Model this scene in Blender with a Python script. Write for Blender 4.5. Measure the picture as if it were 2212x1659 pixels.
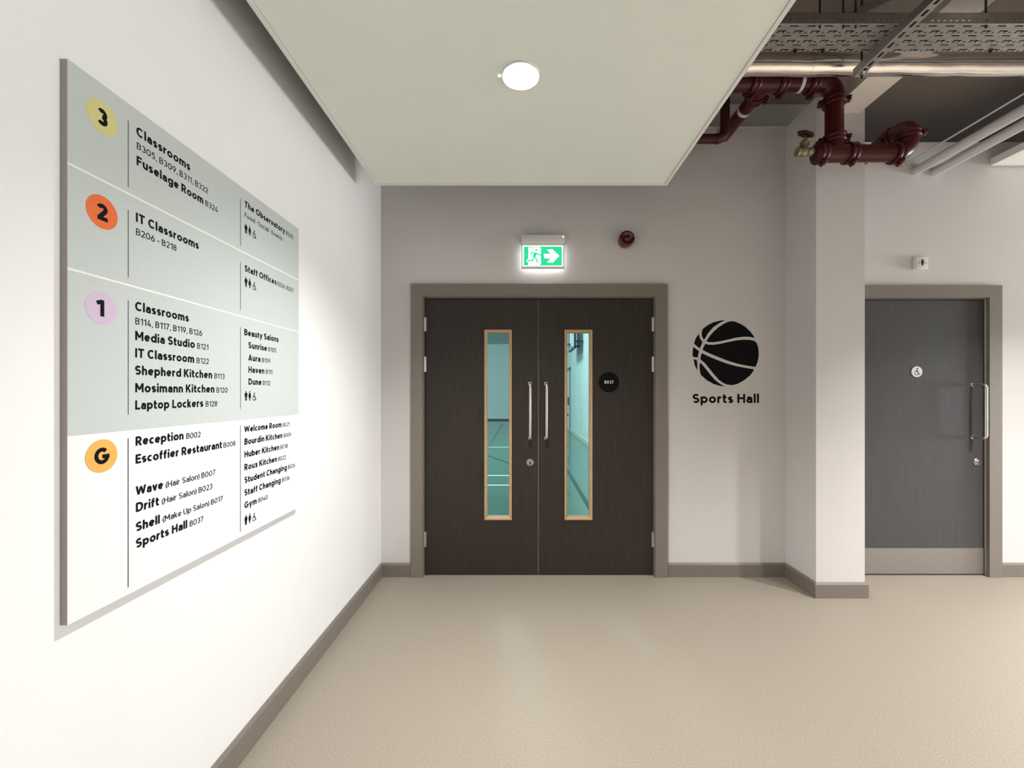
import bpy, bmesh, math
from mathutils import Vector, Matrix

S = bpy.context.scene
for o in list(bpy.data.objects):
    bpy.data.objects.remove(o, do_unlink=True)
COL = S.collection

# ------------------------------------------------------------------ camera
F, U0, V0, EYE = 910.0, 1127.0, 850.0, 1.3825      # focal length and principal point in px of the 2212x1659 frame
cam = bpy.data.cameras.new('camera')
cam.sensor_fit = 'HORIZONTAL'
cam.sensor_width = 36.0
cam.lens = 36.0 * F / 2212.0
cam.shift_x = -(U0 - 1106.0) / 2212.0
cam.shift_y = (V0 - 829.5) / 2212.0
cam.clip_start = 0.02
camo = bpy.data.objects.new('camera', cam)
camo.location = (0, 0, EYE)
camo.rotation_euler = (math.radians(90), 0, 0)
COL.objects.link(camo)
S.camera = camo

# ------------------------------------------------------------------ view, world, lamps
S.view_settings.view_transform = 'Standard'
S.view_settings.look = 'None'
S.view_settings.gamma = 1.0
S.view_settings.use_curve_mapping = False
S.view_settings.exposure = -0.08
W = bpy.data.worlds.new('overcast_sky')
S.world = W
W.use_nodes = True
W.node_tree.nodes['Background'].inputs[0].default_value = (0.85, 0.93, 1.0, 1)
W.node_tree.nodes['Background'].inputs[1].default_value = 0.25


def area(name, loc, rot, sx, sy, power, col, spread=180):
    l = bpy.data.lights.new(name, 'AREA')
    l.shape = 'RECTANGLE'
    l.size, l.size_y = sx, sy
    l.energy = power
    l.color = col
    l.spread = math.radians(spread)
    o = bpy.data.objects.new(name, l)
    o.location = loc
    o.rotation_euler = [math.radians(a) for a in rot]
    COL.objects.link(o)
    return o


# daylight through the glazing on the right and behind the viewer
area('window_daylight', (10.16, 1.85, 1.15), (0, 90, 0), 1.85, 2.4, 500, (0.945, 0.99, 1.0))
area('window_daylight', (3.2, -4.62, 1.3), (90, 0, 0), 3.2, 1.9, 10, (1.0, 0.985, 0.97))
# recessed downlights: the one in view has its fitting below, the others are further along the same ceiling panels
area('downlight_lamp', (-0.004, -0.9, 2.705), (0, 0, 0), 0.12, 0.12, 6, (1.0, 0.98, 0.96), 125)
area('downlight_lamp', (-0.004, -2.6, 2.705), (0, 0, 0), 0.12, 0.12, 11, (1.0, 0.98, 0.96), 125)
area('downlight_lamp', (3.68, 1.35, 3.09), (0, 0, 0), 0.16, 0.16, 85, (1.0, 0.975, 0.955), 112)
area('downlight_lamp', (3.62, 0.1, 3.09), (0, 0, 0), 0.16, 0.16, 95, (1.0, 0.975, 0.96), 118)
# sports hall luminaires
area('hall_luminaire', (-1.6, 9.0, 6.7), (0, 0, 0), 1.5, 8.0, 1050, (0.93, 1.0, 0.99))
area('hall_luminaire', (-8.0, 13.0, 6.7), (0, 0, 0), 1.5, 10.0, 620, (0.93, 1.0, 0.99))

DW = 3.185                      # distance of the back wall
PX = DW / F                     # metres per pixel on it


def P(u, v, Y):
    return Vector(((u - U0) * Y / F, Y, EYE + (V0 - v) * Y / F))


# ------------------------------------------------------------------ materials
MATS = {}


def mat(name, col, rough=0.6, metal=0.0, bump=0.0, bscale=200.0, var=0.0, vscale=30.0, stretch=None,
        emit=None, estr=0.0, spec=0.5, col2=None, detail=3.0, coat=0.0):
    if name in MATS:
        return MATS[name]
    m = bpy.data.materials.new(name)
    m.use_nodes = True
    nt = m.node_tree
    b = nt.nodes['Principled BSDF']
    b.inputs['Base Color'].default_value = (*col, 1)
    b.inputs['Roughness'].default_value = rough
    b.inputs['Metallic'].default_value = metal
    b.inputs['Specular IOR Level'].default_value = spec
    b.inputs['Coat Weight'].default_value = coat
    if emit:
        b.inputs['Emission Color'].default_value = (*emit, 1)
        b.inputs['Emission Strength'].default_value = estr
    if var or bump:
        tc = nt.nodes.new('ShaderNodeTexCoord')
        mp = nt.nodes.new('ShaderNodeMapping')
        if stretch:
            mp.inputs['Scale'].default_value = stretch
        nt.links.new(tc.outputs['Object'], mp.inputs['Vector'])
    if var:
        n = nt.nodes.new('ShaderNodeTexNoise')
        n.inputs['Scale'].default_value = vscale
        n.inputs['Detail'].default_value = detail
        nt.links.new(mp.outputs[0], n.inputs['Vector'])
        r = nt.nodes.new('ShaderNodeMapRange')
        r.inputs['From Min'].default_value = 0.3
        r.inputs['From Max'].default_value = 0.7
        nt.links.new(n.outputs['Fac'], r.inputs['Value'])
        mx = nt.nodes.new('ShaderNodeMix')
        mx.data_type = 'RGBA'
        c2 = col2 or tuple(min(1, c * (1 + var)) for c in col)
        c1 = col if col2 else tuple(c * (1 - var) for c in col)
        mx.inputs[6].default_value = (*c1, 1)
        mx.inputs[7].default_value = (*c2, 1)
        nt.links.new(r.outputs[0], mx.inputs[0])
        nt.links.new(mx.outputs[2], b.inputs['Base Color'])
    if bump:
        n2 = nt.nodes.new('ShaderNodeTexNoise')
        n2.inputs['Scale'].default_value = bscale
        n2.inputs['Detail'].default_value = 2
        nt.links.new(mp.outputs[0], n2.inputs['Vector'])
        bp = nt.nodes.new('ShaderNodeBump')
        bp.inputs['Strength'].default_value = bump
        bp.inputs['Distance'].default_value = 0.002
        nt.links.new(n2.outputs['Fac'], bp.inputs['Height'])
        nt.links.new(bp.outputs[0], b.inputs['Normal'])
    MATS[name] = m
    return m


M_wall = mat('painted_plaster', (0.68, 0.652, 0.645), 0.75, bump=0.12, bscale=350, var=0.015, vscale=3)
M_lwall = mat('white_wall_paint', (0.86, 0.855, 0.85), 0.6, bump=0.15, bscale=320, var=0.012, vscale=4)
M_floor = mat('beige_vinyl', (0.245, 0.210, 0.165), 0.58, bump=0.12, bscale=450, col2=(0.365, 0.320, 0.262), var=0.1, vscale=190, detail=4)
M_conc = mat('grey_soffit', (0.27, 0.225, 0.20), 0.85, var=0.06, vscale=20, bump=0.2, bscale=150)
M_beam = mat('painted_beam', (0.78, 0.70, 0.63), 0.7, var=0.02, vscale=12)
M_skirt = mat('taupe_skirting', (0.200, 0.172, 0.147), 0.42, var=0.03, vscale=40)
M_frame = mat('taupe_gloss_paint', (0.212, 0.183, 0.160), 0.4, var=0.02, vscale=30)
M_seal = mat('grey_seal', (0.42, 0.40, 0.34), 0.6, var=0.02)
M_wenge = mat('dark_wenge_veneer', (0.028, 0.0215, 0.0175), 0.45, spec=0.28, var=0.1, col2=(0.043, 0.034, 0.028), vscale=9, stretch=(14, 14, 0.5), detail=6)
M_gdoor = mat('dark_laminate_with_sheen', (0.064, 0.062, 0.064), 0.42, spec=0.35, var=0.06, col2=(0.076, 0.074, 0.077), vscale=9, stretch=(16, 16, 0.5), detail=6)  # same laminate as the brown leaves, with reflected light greyed into its colour
M_oak = mat('oak_bead', (0.46, 0.285, 0.145), 0.45, var=0.1, col2=(0.58, 0.38, 0.21), vscale=20, stretch=(6, 6, 0.8), detail=5)
M_steel = mat('brushed_steel', (0.70, 0.66, 0.62), 0.28, 1.0, var=0.05, vscale=60)
M_kick = mat('satin_steel', (0.335, 0.305, 0.285), 0.5, 0.6, var=0.04, vscale=25, stretch=(0.4, 4, 30))
M_black = mat('black_vinyl', (0.004, 0.004, 0.005), 0.6, var=0.05, spec=0.12)
M_ink = mat('black_print', (0.006, 0.005, 0.009), 0.6, var=0.05, spec=0.1)
M_rule = mat('grey_rule_print', (0.13, 0.115, 0.125), 0.55, var=0.03)
M_board = mat('white_sign_board', (0.86, 0.84, 0.835), 0.5, var=0.01, vscale=8)
M_edge = mat('taupe_sign_edge', (0.40, 0.35, 0.335), 0.55, var=0.02)
M_sgrey = mat('pale_grey_print', (0.535, 0.578, 0.568), 0.5, var=0.012, vscale=60)
M_yel = mat('pale_yellow_print', (0.66, 0.60, 0.26), 0.5, var=0.03, vscale=120)
M_org = mat('orange_print', (0.80, 0.145, 0.025), 0.5, var=0.03, vscale=120)
M_lil = mat('lilac_print', (0.60, 0.47, 0.625), 0.5, var=0.03, vscale=120)
M_amb = mat('amber_print', (0.86, 0.42, 0.09), 0.5, var=0.03, vscale=120)
M_white = mat('white_plastic', (0.74, 0.74, 0.72), 0.4, var=0.01)
M_conduit = mat('white_conduit_plastic', (0.55, 0.54, 0.545), 0.45, var=0.02)
M_panel = mat('white_ceiling_board', (0.84, 0.865, 0.79), 0.7, var=0.01, vscale=6)
M_trimw = mat('white_edge_trim', (0.80, 0.79, 0.76), 0.5, var=0.01)
M_galv = mat('galvanised_steel', (0.42, 0.40, 0.375), 0.45, 0.85, var=0.10, vscale=45)
M_galvd = mat('dull_galvanised_steel', (0.25, 0.24, 0.22), 0.5, 0.8, var=0.10, vscale=45)
M_foil = mat('aluminium_foil_wrap', (0.83, 0.78, 0.74), 0.22, 1.0, bump=0.9, bscale=30, stretch=(0.2, 1, 1), var=0.05, vscale=30)
M_rod = mat('dark_threaded_steel', (0.05, 0.048, 0.05), 0.5, 0.6, var=0.05)
M_red = mat('dark_red_pipe_paint', (0.062, 0.005, 0.006), 0.33, spec=0.35, var=0.12, vscale=25, bump=0.1, bscale=60)
M_redd = mat('oxide_red_pipe_paint', (0.055, 0.013, 0.012), 0.5, spec=0.3, var=0.12, vscale=25)
M_brass = mat('dull_brass', (0.36, 0.31, 0.19), 0.42, 0.8, var=0.1, vscale=60)
M_redp = mat('red_plastic', (0.075, 0.004, 0.007), 0.22, coat=0.5, var=0.03)
M_dark = mat('dark_plastic', (0.02, 0.02, 0.022), 0.4, var=0.05)
M_lit = mat('lit_sign_white', (0.8, 0.8, 0.8), 0.5, var=0.01, emit=(0.93, 1.0, 0.95), estr=1.15)
M_green = mat('lit_sign_green', (0.02, 0.45, 0.22), 0.5, var=0.01, emit=(0.010, 0.60, 0.26), estr=1.0)
M_led = mat('green_led', (0.1, 0.9, 0.3), 0.4, var=0.01, emit=(0.45, 1.0, 0.45), estr=6.0)
M_lamp = mat('lamp_face', (1, 1, 1), 0.4, var=0.01, emit=(1.0, 0.97, 0.93), estr=30.0)
M_refl = mat('lit_reflector', (0.92, 0.92, 0.9), 0.25, 0.2, var=0.01)
M_hfloor = mat('green_sports_floor', (0.055, 0.13, 0.10), 0.26, var=0.05, vscale=5, coat=0.5)
M_hwall = mat('hall_wall_paint', (0.66, 0.70, 0.69), 0.7, var=0.02, vscale=2)
M_hband = mat('hall_upper_cladding', (0.30, 0.35, 0.33), 0.8, var=0.03)
M_cream = mat('cream_skirting', (0.60, 0.57, 0.45), 0.6, var=0.02)
M_lnw = mat('white_court_line', (0.80, 0.83, 0.80), 0.5, var=0.02)
M_lnd = mat('dark_court_line', (0.02, 0.05, 0.05), 0.5, var=0.02)
M_lnr = mat('red_court_line', (0.075, 0.12, 0.095), 0.5, var=0.02)
M_blue = mat('dark_blue_steel', (0.012, 0.018, 0.045), 0.4, var=0.05)


def glass_mat(name, tint, fac=0.06):
    m = bpy.data.materials.new(name)
    m.use_nodes = True
    nt = m.node_tree
    nt.nodes.remove(nt.nodes['Principled BSDF'])
    out = nt.nodes['Material Output']
    tr = nt.nodes.new('ShaderNodeBsdfTransparent')
    tr.inputs[0].default_value = (*tint, 1)
    gl = nt.nodes.new('ShaderNodeBsdfGlossy')
    gl.inputs['Roughness'].default_value = 0.02
    fr = nt.nodes.new('ShaderNodeFresnel')
    fr.inputs[0].default_value = 1.45
    mx = nt.nodes.new('ShaderNodeMixShader')
    nt.links.new(fr.outputs[0], mx.inputs[0])
    nt.links.new(tr.outputs[0], mx.inputs[1])
    nt.links.new(gl.outputs[0], mx.inputs[2])
    nt.links.new(mx.outputs[0], out.inputs[0])
    return m


M_glass = glass_mat('green_tinted_glass', (0.74, 0.93, 0.94))


# ------------------------------------------------------------------ mesh helpers
class MB:
    def __init__(self):
        self.bm = bmesh.new()

    def box(self, lo, hi, bevel=0.0, seg=2):
        t = bmesh.new()
        bmesh.ops.create_cube(t, size=1.0)
        for v in t.verts:
            v.co = Vector([lo[i] + (v.co[i] + 0.5) * (hi[i] - lo[i]) for i in range(3)])
        if bevel:
            bmesh.ops.bevel(t, geom=t.edges[:], offset=bevel, segments=seg, affect='EDGES', profile=0.5)
        self.join(t)
        return self

    def join(self, t):
        me = bpy.data.meshes.new('tmp')
        t.to_mesh(me)
        t.free()
        self.bm.from_mesh(me)
        bpy.data.meshes.remove(me)

    def tube(self, pts, r, n=20, cap=True):
        """round tube along a polyline; r a number or one per point"""
        pts = [Vector(p) for p in pts]
        rs = r if isinstance(r, (list, tuple)) else [r] * len(pts)
        rings = []
        prev = None
        for i, p in enumerate(pts):
            if i == 0:
                d = pts[1] - pts[0]
            elif i == len(pts) - 1:
                d = pts[-1] - pts[-2]
            else:
                d = (pts[i + 1] - pts[i]).normalized() + (pts[i] - pts[i - 1]).normalized()
            if d.length < 1e-9:
                d = prev_d
            d.normalize()
            prev_d = d
            if prev is None:
                a = Vector((0, 0, 1)) if abs(d.z) < 0.9 else Vector((1, 0, 0))
                x = d.cross(a).normalized()
            else:
                x = (prev - d * prev.dot(d)).normalized()
            prev = x
            y = d.cross(x)
            rings.append([self.bm.verts.new(p + (x * math.cos(2 * math.pi * k / n) + y * math.sin(2 * math.pi * k / n)) * rs[i]) for k in range(n)])
        for a, b in zip(rings, rings[1:]):
            for k in range(n):
                self.bm.faces.new((a[k], a[(k + 1) % n], b[(k + 1) % n], b[k]))
        if cap:
            self.bm.faces.new(list(reversed(rings[0])))
            self.bm.faces.new(rings[-1])
        return self

    def lathe(self, origin, axis, prof, n=32):
        """prof: list of (distance along axis, radius)"""
        origin, axis = Vector(origin), Vector(axis).normalized()
        a = Vector((0, 0, 1)) if abs(axis.z) < 0.9 else Vector((1, 0, 0))
        x = axis.cross(a).normalized()
        y = axis.cross(x)
        rings = []
        for d, r in prof:
            if r < 1e-6:
                rings.append([self.bm.verts.new(origin + axis * d)])
            else:
                rings.append([self.bm.verts.new(origin + axis * d + (x * math.cos(2 * math.pi * k / n) + y * math.sin(2 * math.pi * k / n)) * r) for k in range(n)])
        for p, q in zip(rings, rings[1:]):
            for k in range(n):
                k2 = (k + 1) % n
                if len(p) == 1 and len(q) == 1:
                    continue
                if len(p) == 1:
                    self.bm.faces.new((p[0], q[k2], q[k]))
                elif len(q) == 1:
                    self.bm.faces.new((p[k], p[k2], q[0]))
                else:
                    self.bm.faces.new((p[k], p[k2], q[k2], q[k]))
        return self

    def prism(self, pts, depth):
        """closed polygon (3-D points) pushed along the vector depth"""
        a = [self.bm.verts.new(Vector(p)) for p in pts]
        b = [self.bm.verts.new(Vector(p) + Vector(depth)) for p in pts]
        self.bm.faces.new(a)
        self.bm.faces.new(list(reversed(b)))
        n = len(a)
        for k in range(n):
            self.bm.faces.new((a[k], b[k], b[(k + 1) % n], a[(k + 1) % n]))
        return self

    def quad(self, pts):
        self.bm.faces.new([self.bm.verts.new(Vector(p)) for p in pts])
        return self

    def build(self, name, material, parent=None, smooth=40, fix=True):
        if fix:
            bmesh.ops.recalc_face_normals(self.bm, faces=self.bm.faces[:])
        me = bpy.data.meshes.new(name)
        self.bm.to_mesh(me)
        self.bm.free()
        me.materials.append(material)
        if smooth:
            me.polygons.foreach_set('use_smooth', [True] * len(me.polygons))
            me.set_sharp_from_angle(angle=math.radians(smooth))
        o = bpy.data.objects.new(name, me)
        COL.objects.link(o)
        if parent is not None:
            o.parent = parent
            o.matrix_parent_inverse = Matrix.Translation(parent_world(parent)).inverted()
        return o


def parent_world(o):
    v = Vector(o.location)
    while o.parent is not None:
        pi = o.matrix_parent_inverse.translation
        o = o.parent
        v = v + pi + Vector(o.location)
    return v


def tag(o, label, cat, group=None, kind=None):
    o['label'] = label
    o['category'] = cat
    if group:
        o['group'] = group
    if kind:
        o['kind'] = kind
    return o


def thing(name, loc, label, cat, group=None, kind=None):
    o = bpy.data.objects.new(name, None)
    o.location = loc
    o.empty_display_size = 0.05
    COL.objects.link(o)
    return tag(o, label, cat, group, kind)


def boxes(name, bs, m, parent=None, bevel=0.0):
    b = MB()
    for lo, hi in bs:
        b.box(lo, hi, bevel)
    return b.build(name, m, parent)


def struct(name, bs, m, label, cat, bevel=0.0):
    return tag(boxes(name, bs, m, None, bevel), label, cat, None, 'structure')


# ------------------------------------------------------------------ lettering: a plain geometric stroke alphabet
def arc(cx, cy, rx, ry, a0, a1, n=12):
    return [(cx + rx * math.cos(math.radians(a0 + (a1 - a0) * i / n)), cy + ry * math.sin(math.radians(a0 + (a1 - a0) * i / n))) for i in range(n + 1)]


def glyph(c, t):
    o = t / 2
    x = 0.72
    wide = 1.0 + 0.25 * (t - 0.1)
    if c == ' ':
        return 0.22, []
    if c in 'BR':
        mid = 0.53 if c == 'B' else 0.43
        w = 0.66 * wide
        rU = (1 - o - mid) / 2
        xu = w - (0.04 if c == 'B' else 0.03) - o - rU
        s = [[(o, 0), (o, 1)], [(o, 1 - o), (xu, 1 - o)] + arc(xu, (1 - o + mid) / 2, rU, rU, 90, -90) + [(o, mid)]]
        if c == 'B':
            rL = (mid - o) / 2
            xl = w - o - rL
            s.append([(o, mid), (xl, mid)] + arc(xl, (mid + o) / 2, rL, rL, 90, -90) + [(o, o)])
        else:
            s.append([(w * 0.46, mid), (w - o * 0.9, 0)])
        return w, s
    if c in 'CG':
        w = 0.84 if c == 'C' else 0.90
        s = [arc(w / 2, 0.5, w / 2 - o, 0.5 - o, 46, 314 if c == 'C' else 356, 22)]
        if c == 'G':
            s.append([(w * 0.52, 0.46), (w, 0.46)])
        return (0.76 if c == 'C' else w), s
    if c in 'O0':
        w = 0.92 if c == 'O' else 0.74
        return w, [arc(w / 2, 0.5, w / 2 - o, 0.5 - o, 0, 360, 26)]
    if c == 'A':
        w = 0.80 * wide
        return w, [[(o * 0.95, 0), (w / 2, 1 - o * 0.4)], [(w - o * 0.95, 0), (w / 2, 1 - o * 0.4)], [(w * 0.2, 0.27), (w * 0.8, 0.27)]]
    if c == 'D':
        w = 0.78
        xc = 0.34
        return w, [[(o, 0), (o, 1)], [(o, 1 - o), (xc, 1 - o)] + arc(xc, 0.5, w - o - xc, 0.5 - o, 90, -90, 14) + [(o, o)]]
    if c in 'EF':
        w = 0.57
        s = [[(o, 0), (o, 1)], [(o, 1 - o), (w, 1 - o)], [(o, 0.51), (w - 0.05, 0.51)]]
        if c == 'E':
            s.append([(o, o), (w, o)])
        return w, s
    if c == 'H':
        w = 0.74
        return w, [[(o, 0), (o, 1)], [(w - o, 0), (w - o, 1)], [(o, 0.52), (w - o, 0.52)]]
    if c == 'I':
        return t, [[(o, 0), (o, 1)]]
    if c == 'K':
        w = 0.70 * wide
        return w, [[(o, 0), (o, 1)], [(o, 0.34), (w - o * 1.1, 1)], [(0.30, 0.58), (w - o * 0.9, 0)]]
    if c == 'L':
        return 0.54, [[(o, 0), (o, 1)], [(o, o), (0.54, o)]]
    if c == 'M':
        w = 0.88 * wide
        return w, [[(o, 0), (o, 1)], [(w - o, 0), (w - o, 1)], [(o, 0.97), (w / 2, 0.30)], [(w - o, 0.97), (w / 2, 0.30)]]
    if c in 'Ss':
        h = 1.0 if c == 'S' else x
        w = 0.64 if c == 'S' else 0.50
        r = (h / 2 - o) / 2
        rx = w / 2 - o
        return w, [arc(w / 2, h - o - r, rx, r, 28, 270, 14)[:-1] + arc(w / 2, o + r, rx, r, 90, -152, 14)]
    if c == 'T':
        return 0.66, [[(0.33, 0), (0.33, 1)], [(0, 1 - o), (0.66, 1 - o)]]
    if c == 'U':
        w = 0.72
        return w, [[(o, 1), (o, 0.36)] + arc(w / 2, 0.36, w / 2 - o, 0.36 - o, 180, 360, 14) + [(w - o, 1)]]
    if c in 'Ww':
        h = 1 if c == 'W' else x
        w = (1.16 if c == 'W' else 0.92) * wide
        k = o * 0.95
        return w, [[(k, h), (w * 0.27, o * .5)], [(w * 0.27, o * .5), (w / 2, h * 0.9)], [(w / 2, h * 0.9), (w * 0.73, o * .5)], [(w * 0.73, o * .5), (w - k, h)]]
    if c == '1':
        w = 0.34 + o
        return w, [[(w - o, 0), (w - o, 1)], [(0.02, 0.78), (w - o, 1 - o * 0.8)]]
    if c == '2':
        w = 0.62
        r = w / 2 - o
        cy = 1 - o - r
        return w, [arc(w / 2, cy, r, r, 165, -38, 14) + [(o * 1.2, o)], [(o * 0.4, o), (w, o)]]
    if c == '3':
        w = 0.62
        r = (0.5 - o) / 2 + 0.01
        return w, [arc(w / 2 - 0.01, 1 - o - r, w / 2 - o - 0.02, r, 150, -90, 14), arc(w / 2 - 0.01, o + r, w / 2 - o, r, 90, -150, 14)]
    if c == '4':
        w = 0.68
        return w, [[(w * 0.56, 1), (o, 0.24)], [(o * 0.6, 0.24), (w, 0.24)], [(w * 0.70, 0), (w * 0.70, 0.56)]]
    if c == '5':
        w = 0.62
        r = 0.34 - o
        return w, [[(0.14, 1 - o), (w - 0.04, 1 - o)], [(0.15, 1), (0.12, 0.55)], arc(w / 2 - 0.01, o + r, w / 2 - o, r, 128, -150, 14)]
    if c in '69':
        w = 0.66
        r = 0.335 - o
        cc = [arc(w / 2, o + r, w / 2 - o, r, 0, 360, 22), [(o * 1.15, 0.42), (w * 0.62, 1)]]
        if c == '9':
            cc = [[(w - px, 1 - py) for px, py in s] for s in cc]
        return w, cc
    if c == '7':
        w = 0.60
        return w, [[(0, 1 - o), (w, 1 - o)], [(w - o * 0.9, 1 - o), (0.17, 0)]]
    if c == '8':
        w = 0.64
        r1 = (0.48 - o) / 2
        r2 = (0.52 - o) / 2
        return w, [arc(w / 2, 1 - o - r1, w / 2 - o - 0.03, r1, 0, 360, 20), arc(w / 2, o + r2, w / 2 - o, r2, 0, 360, 20)]
    if c == ',':
        return 0.16, [[(0.10, 0.13), (0.05, -0.13)]]
    if c == '(':
        return 0.24, [arc(0.74, 0.40, 0.68, 0.70, 134, 226, 10)]
    if c == ')':
        return 0.24, [arc(-0.50, 0.40, 0.68, 0.70, 46, -46, 10)]
    if c == '-':
        return 0.38, [[(0.02, 0.40), (0.36, 0.40)]]
    if c == '\u00b7':
        return 0.16, [[(0.01, 0.42), (0.15, 0.42)]]
    r = x / 2 - o
    if c in 'oceb dpqg'.replace(' ', ''):
        w = 0.68 if c not in 'ce' else 0.64
        rx = w / 2 - o
        full = arc(w / 2, x / 2, rx, r, 0, 360, 22)
        if c == 'o':
            return w, [full]
        if c == 'c':
            return 0.55, [arc(w / 2, x / 2, rx, r, 52, 308, 16)]
        if c == 'e':
            return w, [arc(w / 2, x / 2, rx, r, 0, 318, 18), [(o, x / 2), (w - o * .9, x / 2)]]
        if c == 'b':
            return w, [full, [(o, 0), (o, 1.03)]]
        if c == 'd':
            return w, [full, [(w - o, 0), (w - o, 1.03)]]
        if c == 'p':
            return w, [full, [(o, -0.27), (o, x)]]
        if c == 'g':
            return w, [full, [(w - o, x), (w - o, 0.0)] + arc(w / 2, 0.0, rx, 0.27 - o * 0.6, 0, -155, 12)]
    if c == 'a':
        w = 0.58
        rx = w / 2 - o
        ry = 0.20
        b = 0.415
        rb = (b - o) / 2
        return w, [arc(w / 2, x - o - ry, rx, ry, 155, 0, 10) + [(w - o, 0)],
                   [(w - o, b), (w / 2, b)] + arc(w / 2 - 0.02, (b + o) / 2, rx - 0.02, rb, 90, 270, 10) + [(w / 2, o), (w - o, o + 0.06)]]
    if c == 'f':
        return 0.40, [[(0.15, 0), (0.15, 0.80)] + arc(0.35, 0.80, 0.20, 0.23 - o, 180, 90, 8), [(0, x - o), (0.38, x - o)]]
    if c in 'hnr':
        top = 1.03 if c == 'h' else x
        w = 0.58 if c != 'r' else 0.40
        s = [[(o, 0), (o, top)]]
        if c == 'r':
            s.append(arc(0.36, x - o - 0.25, 0.36 - o, 0.25, 180, 88, 8))
        else:
            rx = w / 2 - o
            s.append(arc(w / 2, x - o - rx, rx, rx, 180, 0, 12) + [(w - o, 0)])
        return w, s
    if c == 'm':
        w = 0.92
        rx = (w - t) / 4
        cy = x - o - rx
        return w, [[(o, 0), (o, x)], arc(o + rx, cy, rx, rx, 180, 0, 10) + [(w / 2, 0)], arc(w / 2 + rx, cy, rx, rx, 180, 0, 10) + [(w - o, 0)]]
    if c == 'u':
        w = 0.58
        rx = w / 2 - o
        return w, [[(o, x), (o, o + rx)] + arc(w / 2, o + rx, rx, rx, 180, 360, 12), [(w - o, 0), (w - o, x)]]
    if c == 'i':
        return t, [[(o, 0), (o, x)], [(o, 0.83), (o, 0.83 + max(t, 0.11))]]
    if c == 'l':
        return t, [[(o, 0), (o, 1.03)]]
    if c == 'k':
        w = 0.56 * wide
        return w, [[(o, 0), (o, 1.03)], [(o, 0.24), (w - o * 1.2, x)], [(0.24, 0.44), (w - o * 0.9, 0)]]
    if c == 't':
        return 0.40, [[(0.15, 0.94), (0.15, 0.20)] + arc(0.33, 0.20, 0.18, 0.20 - o, 180, 285, 8), [(0, x - o), (0.38, x - o)]]
    if c in 'vy':
        w = 0.60 * wide
        k = o * 0.95
        s = [[(k, x), (w / 2, o * 0.3)], [(w - k, x), (w / 2, o * 0.3)]]
        if c == 'y':
            s[1] = [(w - k, x), (w * 0.30, -0.27)]
        return w, s
    if c == 'x':
        w = 0.58 * wide
        k = o * 1.1
        return w, [[(k, x), (w - k, 0)], [(w - k, x), (k, 0)]]
    raise ValueError(c)


def layout(txt, t, gap):
    """strokes in cap-height units and the total width"""
    out = []
    x = 0.0
    for i, c in enumerate(txt):
        w, st = glyph(c, t)
        out += [[(px + x, py) for px, py in s] for s in st]
        x += w + (gap if c != ' ' else gap * 0.6)
    return out, x - gap


def strip(mb, pts, w, fn, lift=0.0):
    """a flat ribbon of width w along 2-D points; fn maps 2-D to 3-D"""
    n = len(pts)
    closed = n > 3 and abs(pts[0][0] - pts[-1][0]) < 1e-6 and abs(pts[0][1] - pts[-1][1]) < 1e-6
    L, R = [], []
    for i in range(n):
        if closed:
            a = pts[i - 1] if i > 0 else pts[-2]
            b = pts[i + 1] if i < n - 1 else pts[1]
        else:
            a = pts[max(i - 1, 0)]
            b = pts[min(i + 1, n - 1)]
        d1 = Vector((pts[i][0] - a[0], pts[i][1] - a[1]))
        d2 = Vector((b[0] - pts[i][0], b[1] - pts[i][1]))
        if d1.length < 1e-9:
            d1 = d2
        if d2.length < 1e-9:
            d2 = d1
        d1.normalize()
        d2.normalize()
        nn = Vector((-d1.y - d2.y, d1.x + d2.x))
        if nn.length < 1e-6:
            nn = Vector((-d1.y, d1.x))
        nn.normalize()
        c = max(0.5, nn.dot(Vector((-d1.y, d1.x))))
        h = w / 2 / c
        L.append(mb.bm.verts.new(fn(pts[i][0] + nn.x * h, pts[i][1] + nn.y * h, lift)))
        R.append(mb.bm.verts.new(fn(pts[i][0] - nn.x * h, pts[i][1] - nn.y * h, lift)))
    for i in range(n - 1):
        mb.bm.faces.new((R[i], R[i + 1], L[i + 1], L[i]))


def plane_fn(origin, right, up):
    o, r, u = Vector(origin), Vector(right), Vector(up)
    n = r.cross(u)
    return lambda a, b, c=0.0: o + r * a + u * b + n * c


def put_text(mb, txt, fn, x0, y0, x1, cap, t, gap):
    """lettering between x0 and x1 (plane coordinates) on the baseline y0"""
    st, w = layout(txt, t, gap)
    sx = (x1 - x0) / w
    # keep the stroke even in both directions by laying out in scaled units
    for i, s in enumerate(st):
        pts = [(x0 + px * sx, y0 + py * cap) for px, py in s]
        strip(mb, pts, t * (0.5 * sx + 0.5 * cap), fn, (i % 8) * 4e-5)
    return sx / cap


def disc(mb, cx, cy, rx, ry, fn, n=40):
    mb.bm.faces.new([mb.bm.verts.new(fn(cx + rx * math.cos(2 * math.pi * k / n), cy + ry * math.sin(2 * math.pi * k / n))) for k in range(n)])


def poly(mb, pts, fn):
    mb.bm.faces.new([mb.bm.verts.new(fn(a, b)) for a, b in pts])


# ------------------------------------------------------------------ the shell
XL = -1.064                    # left wall
XR = 10.0
YR = -4.5
ZC = 3.70                      # high soffit
COLX0, COLX1, COLY = 1.995, 2.325, 2.855
ZT = 3.39                      # top of the back wall

struct('floor', [((XL - 0.2, YR, -0.12), (XR + 0.3, DW + 0.10, 0.0))], M_floor, 'speckled beige vinyl floor of the corridor', 'floor')
struct('wall_left', [((XL - 0.2, YR, 0), (XL, DW + 0.2, ZC))], M_lwall, 'bright white wall on the left carrying the directory sign', 'wall')
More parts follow.
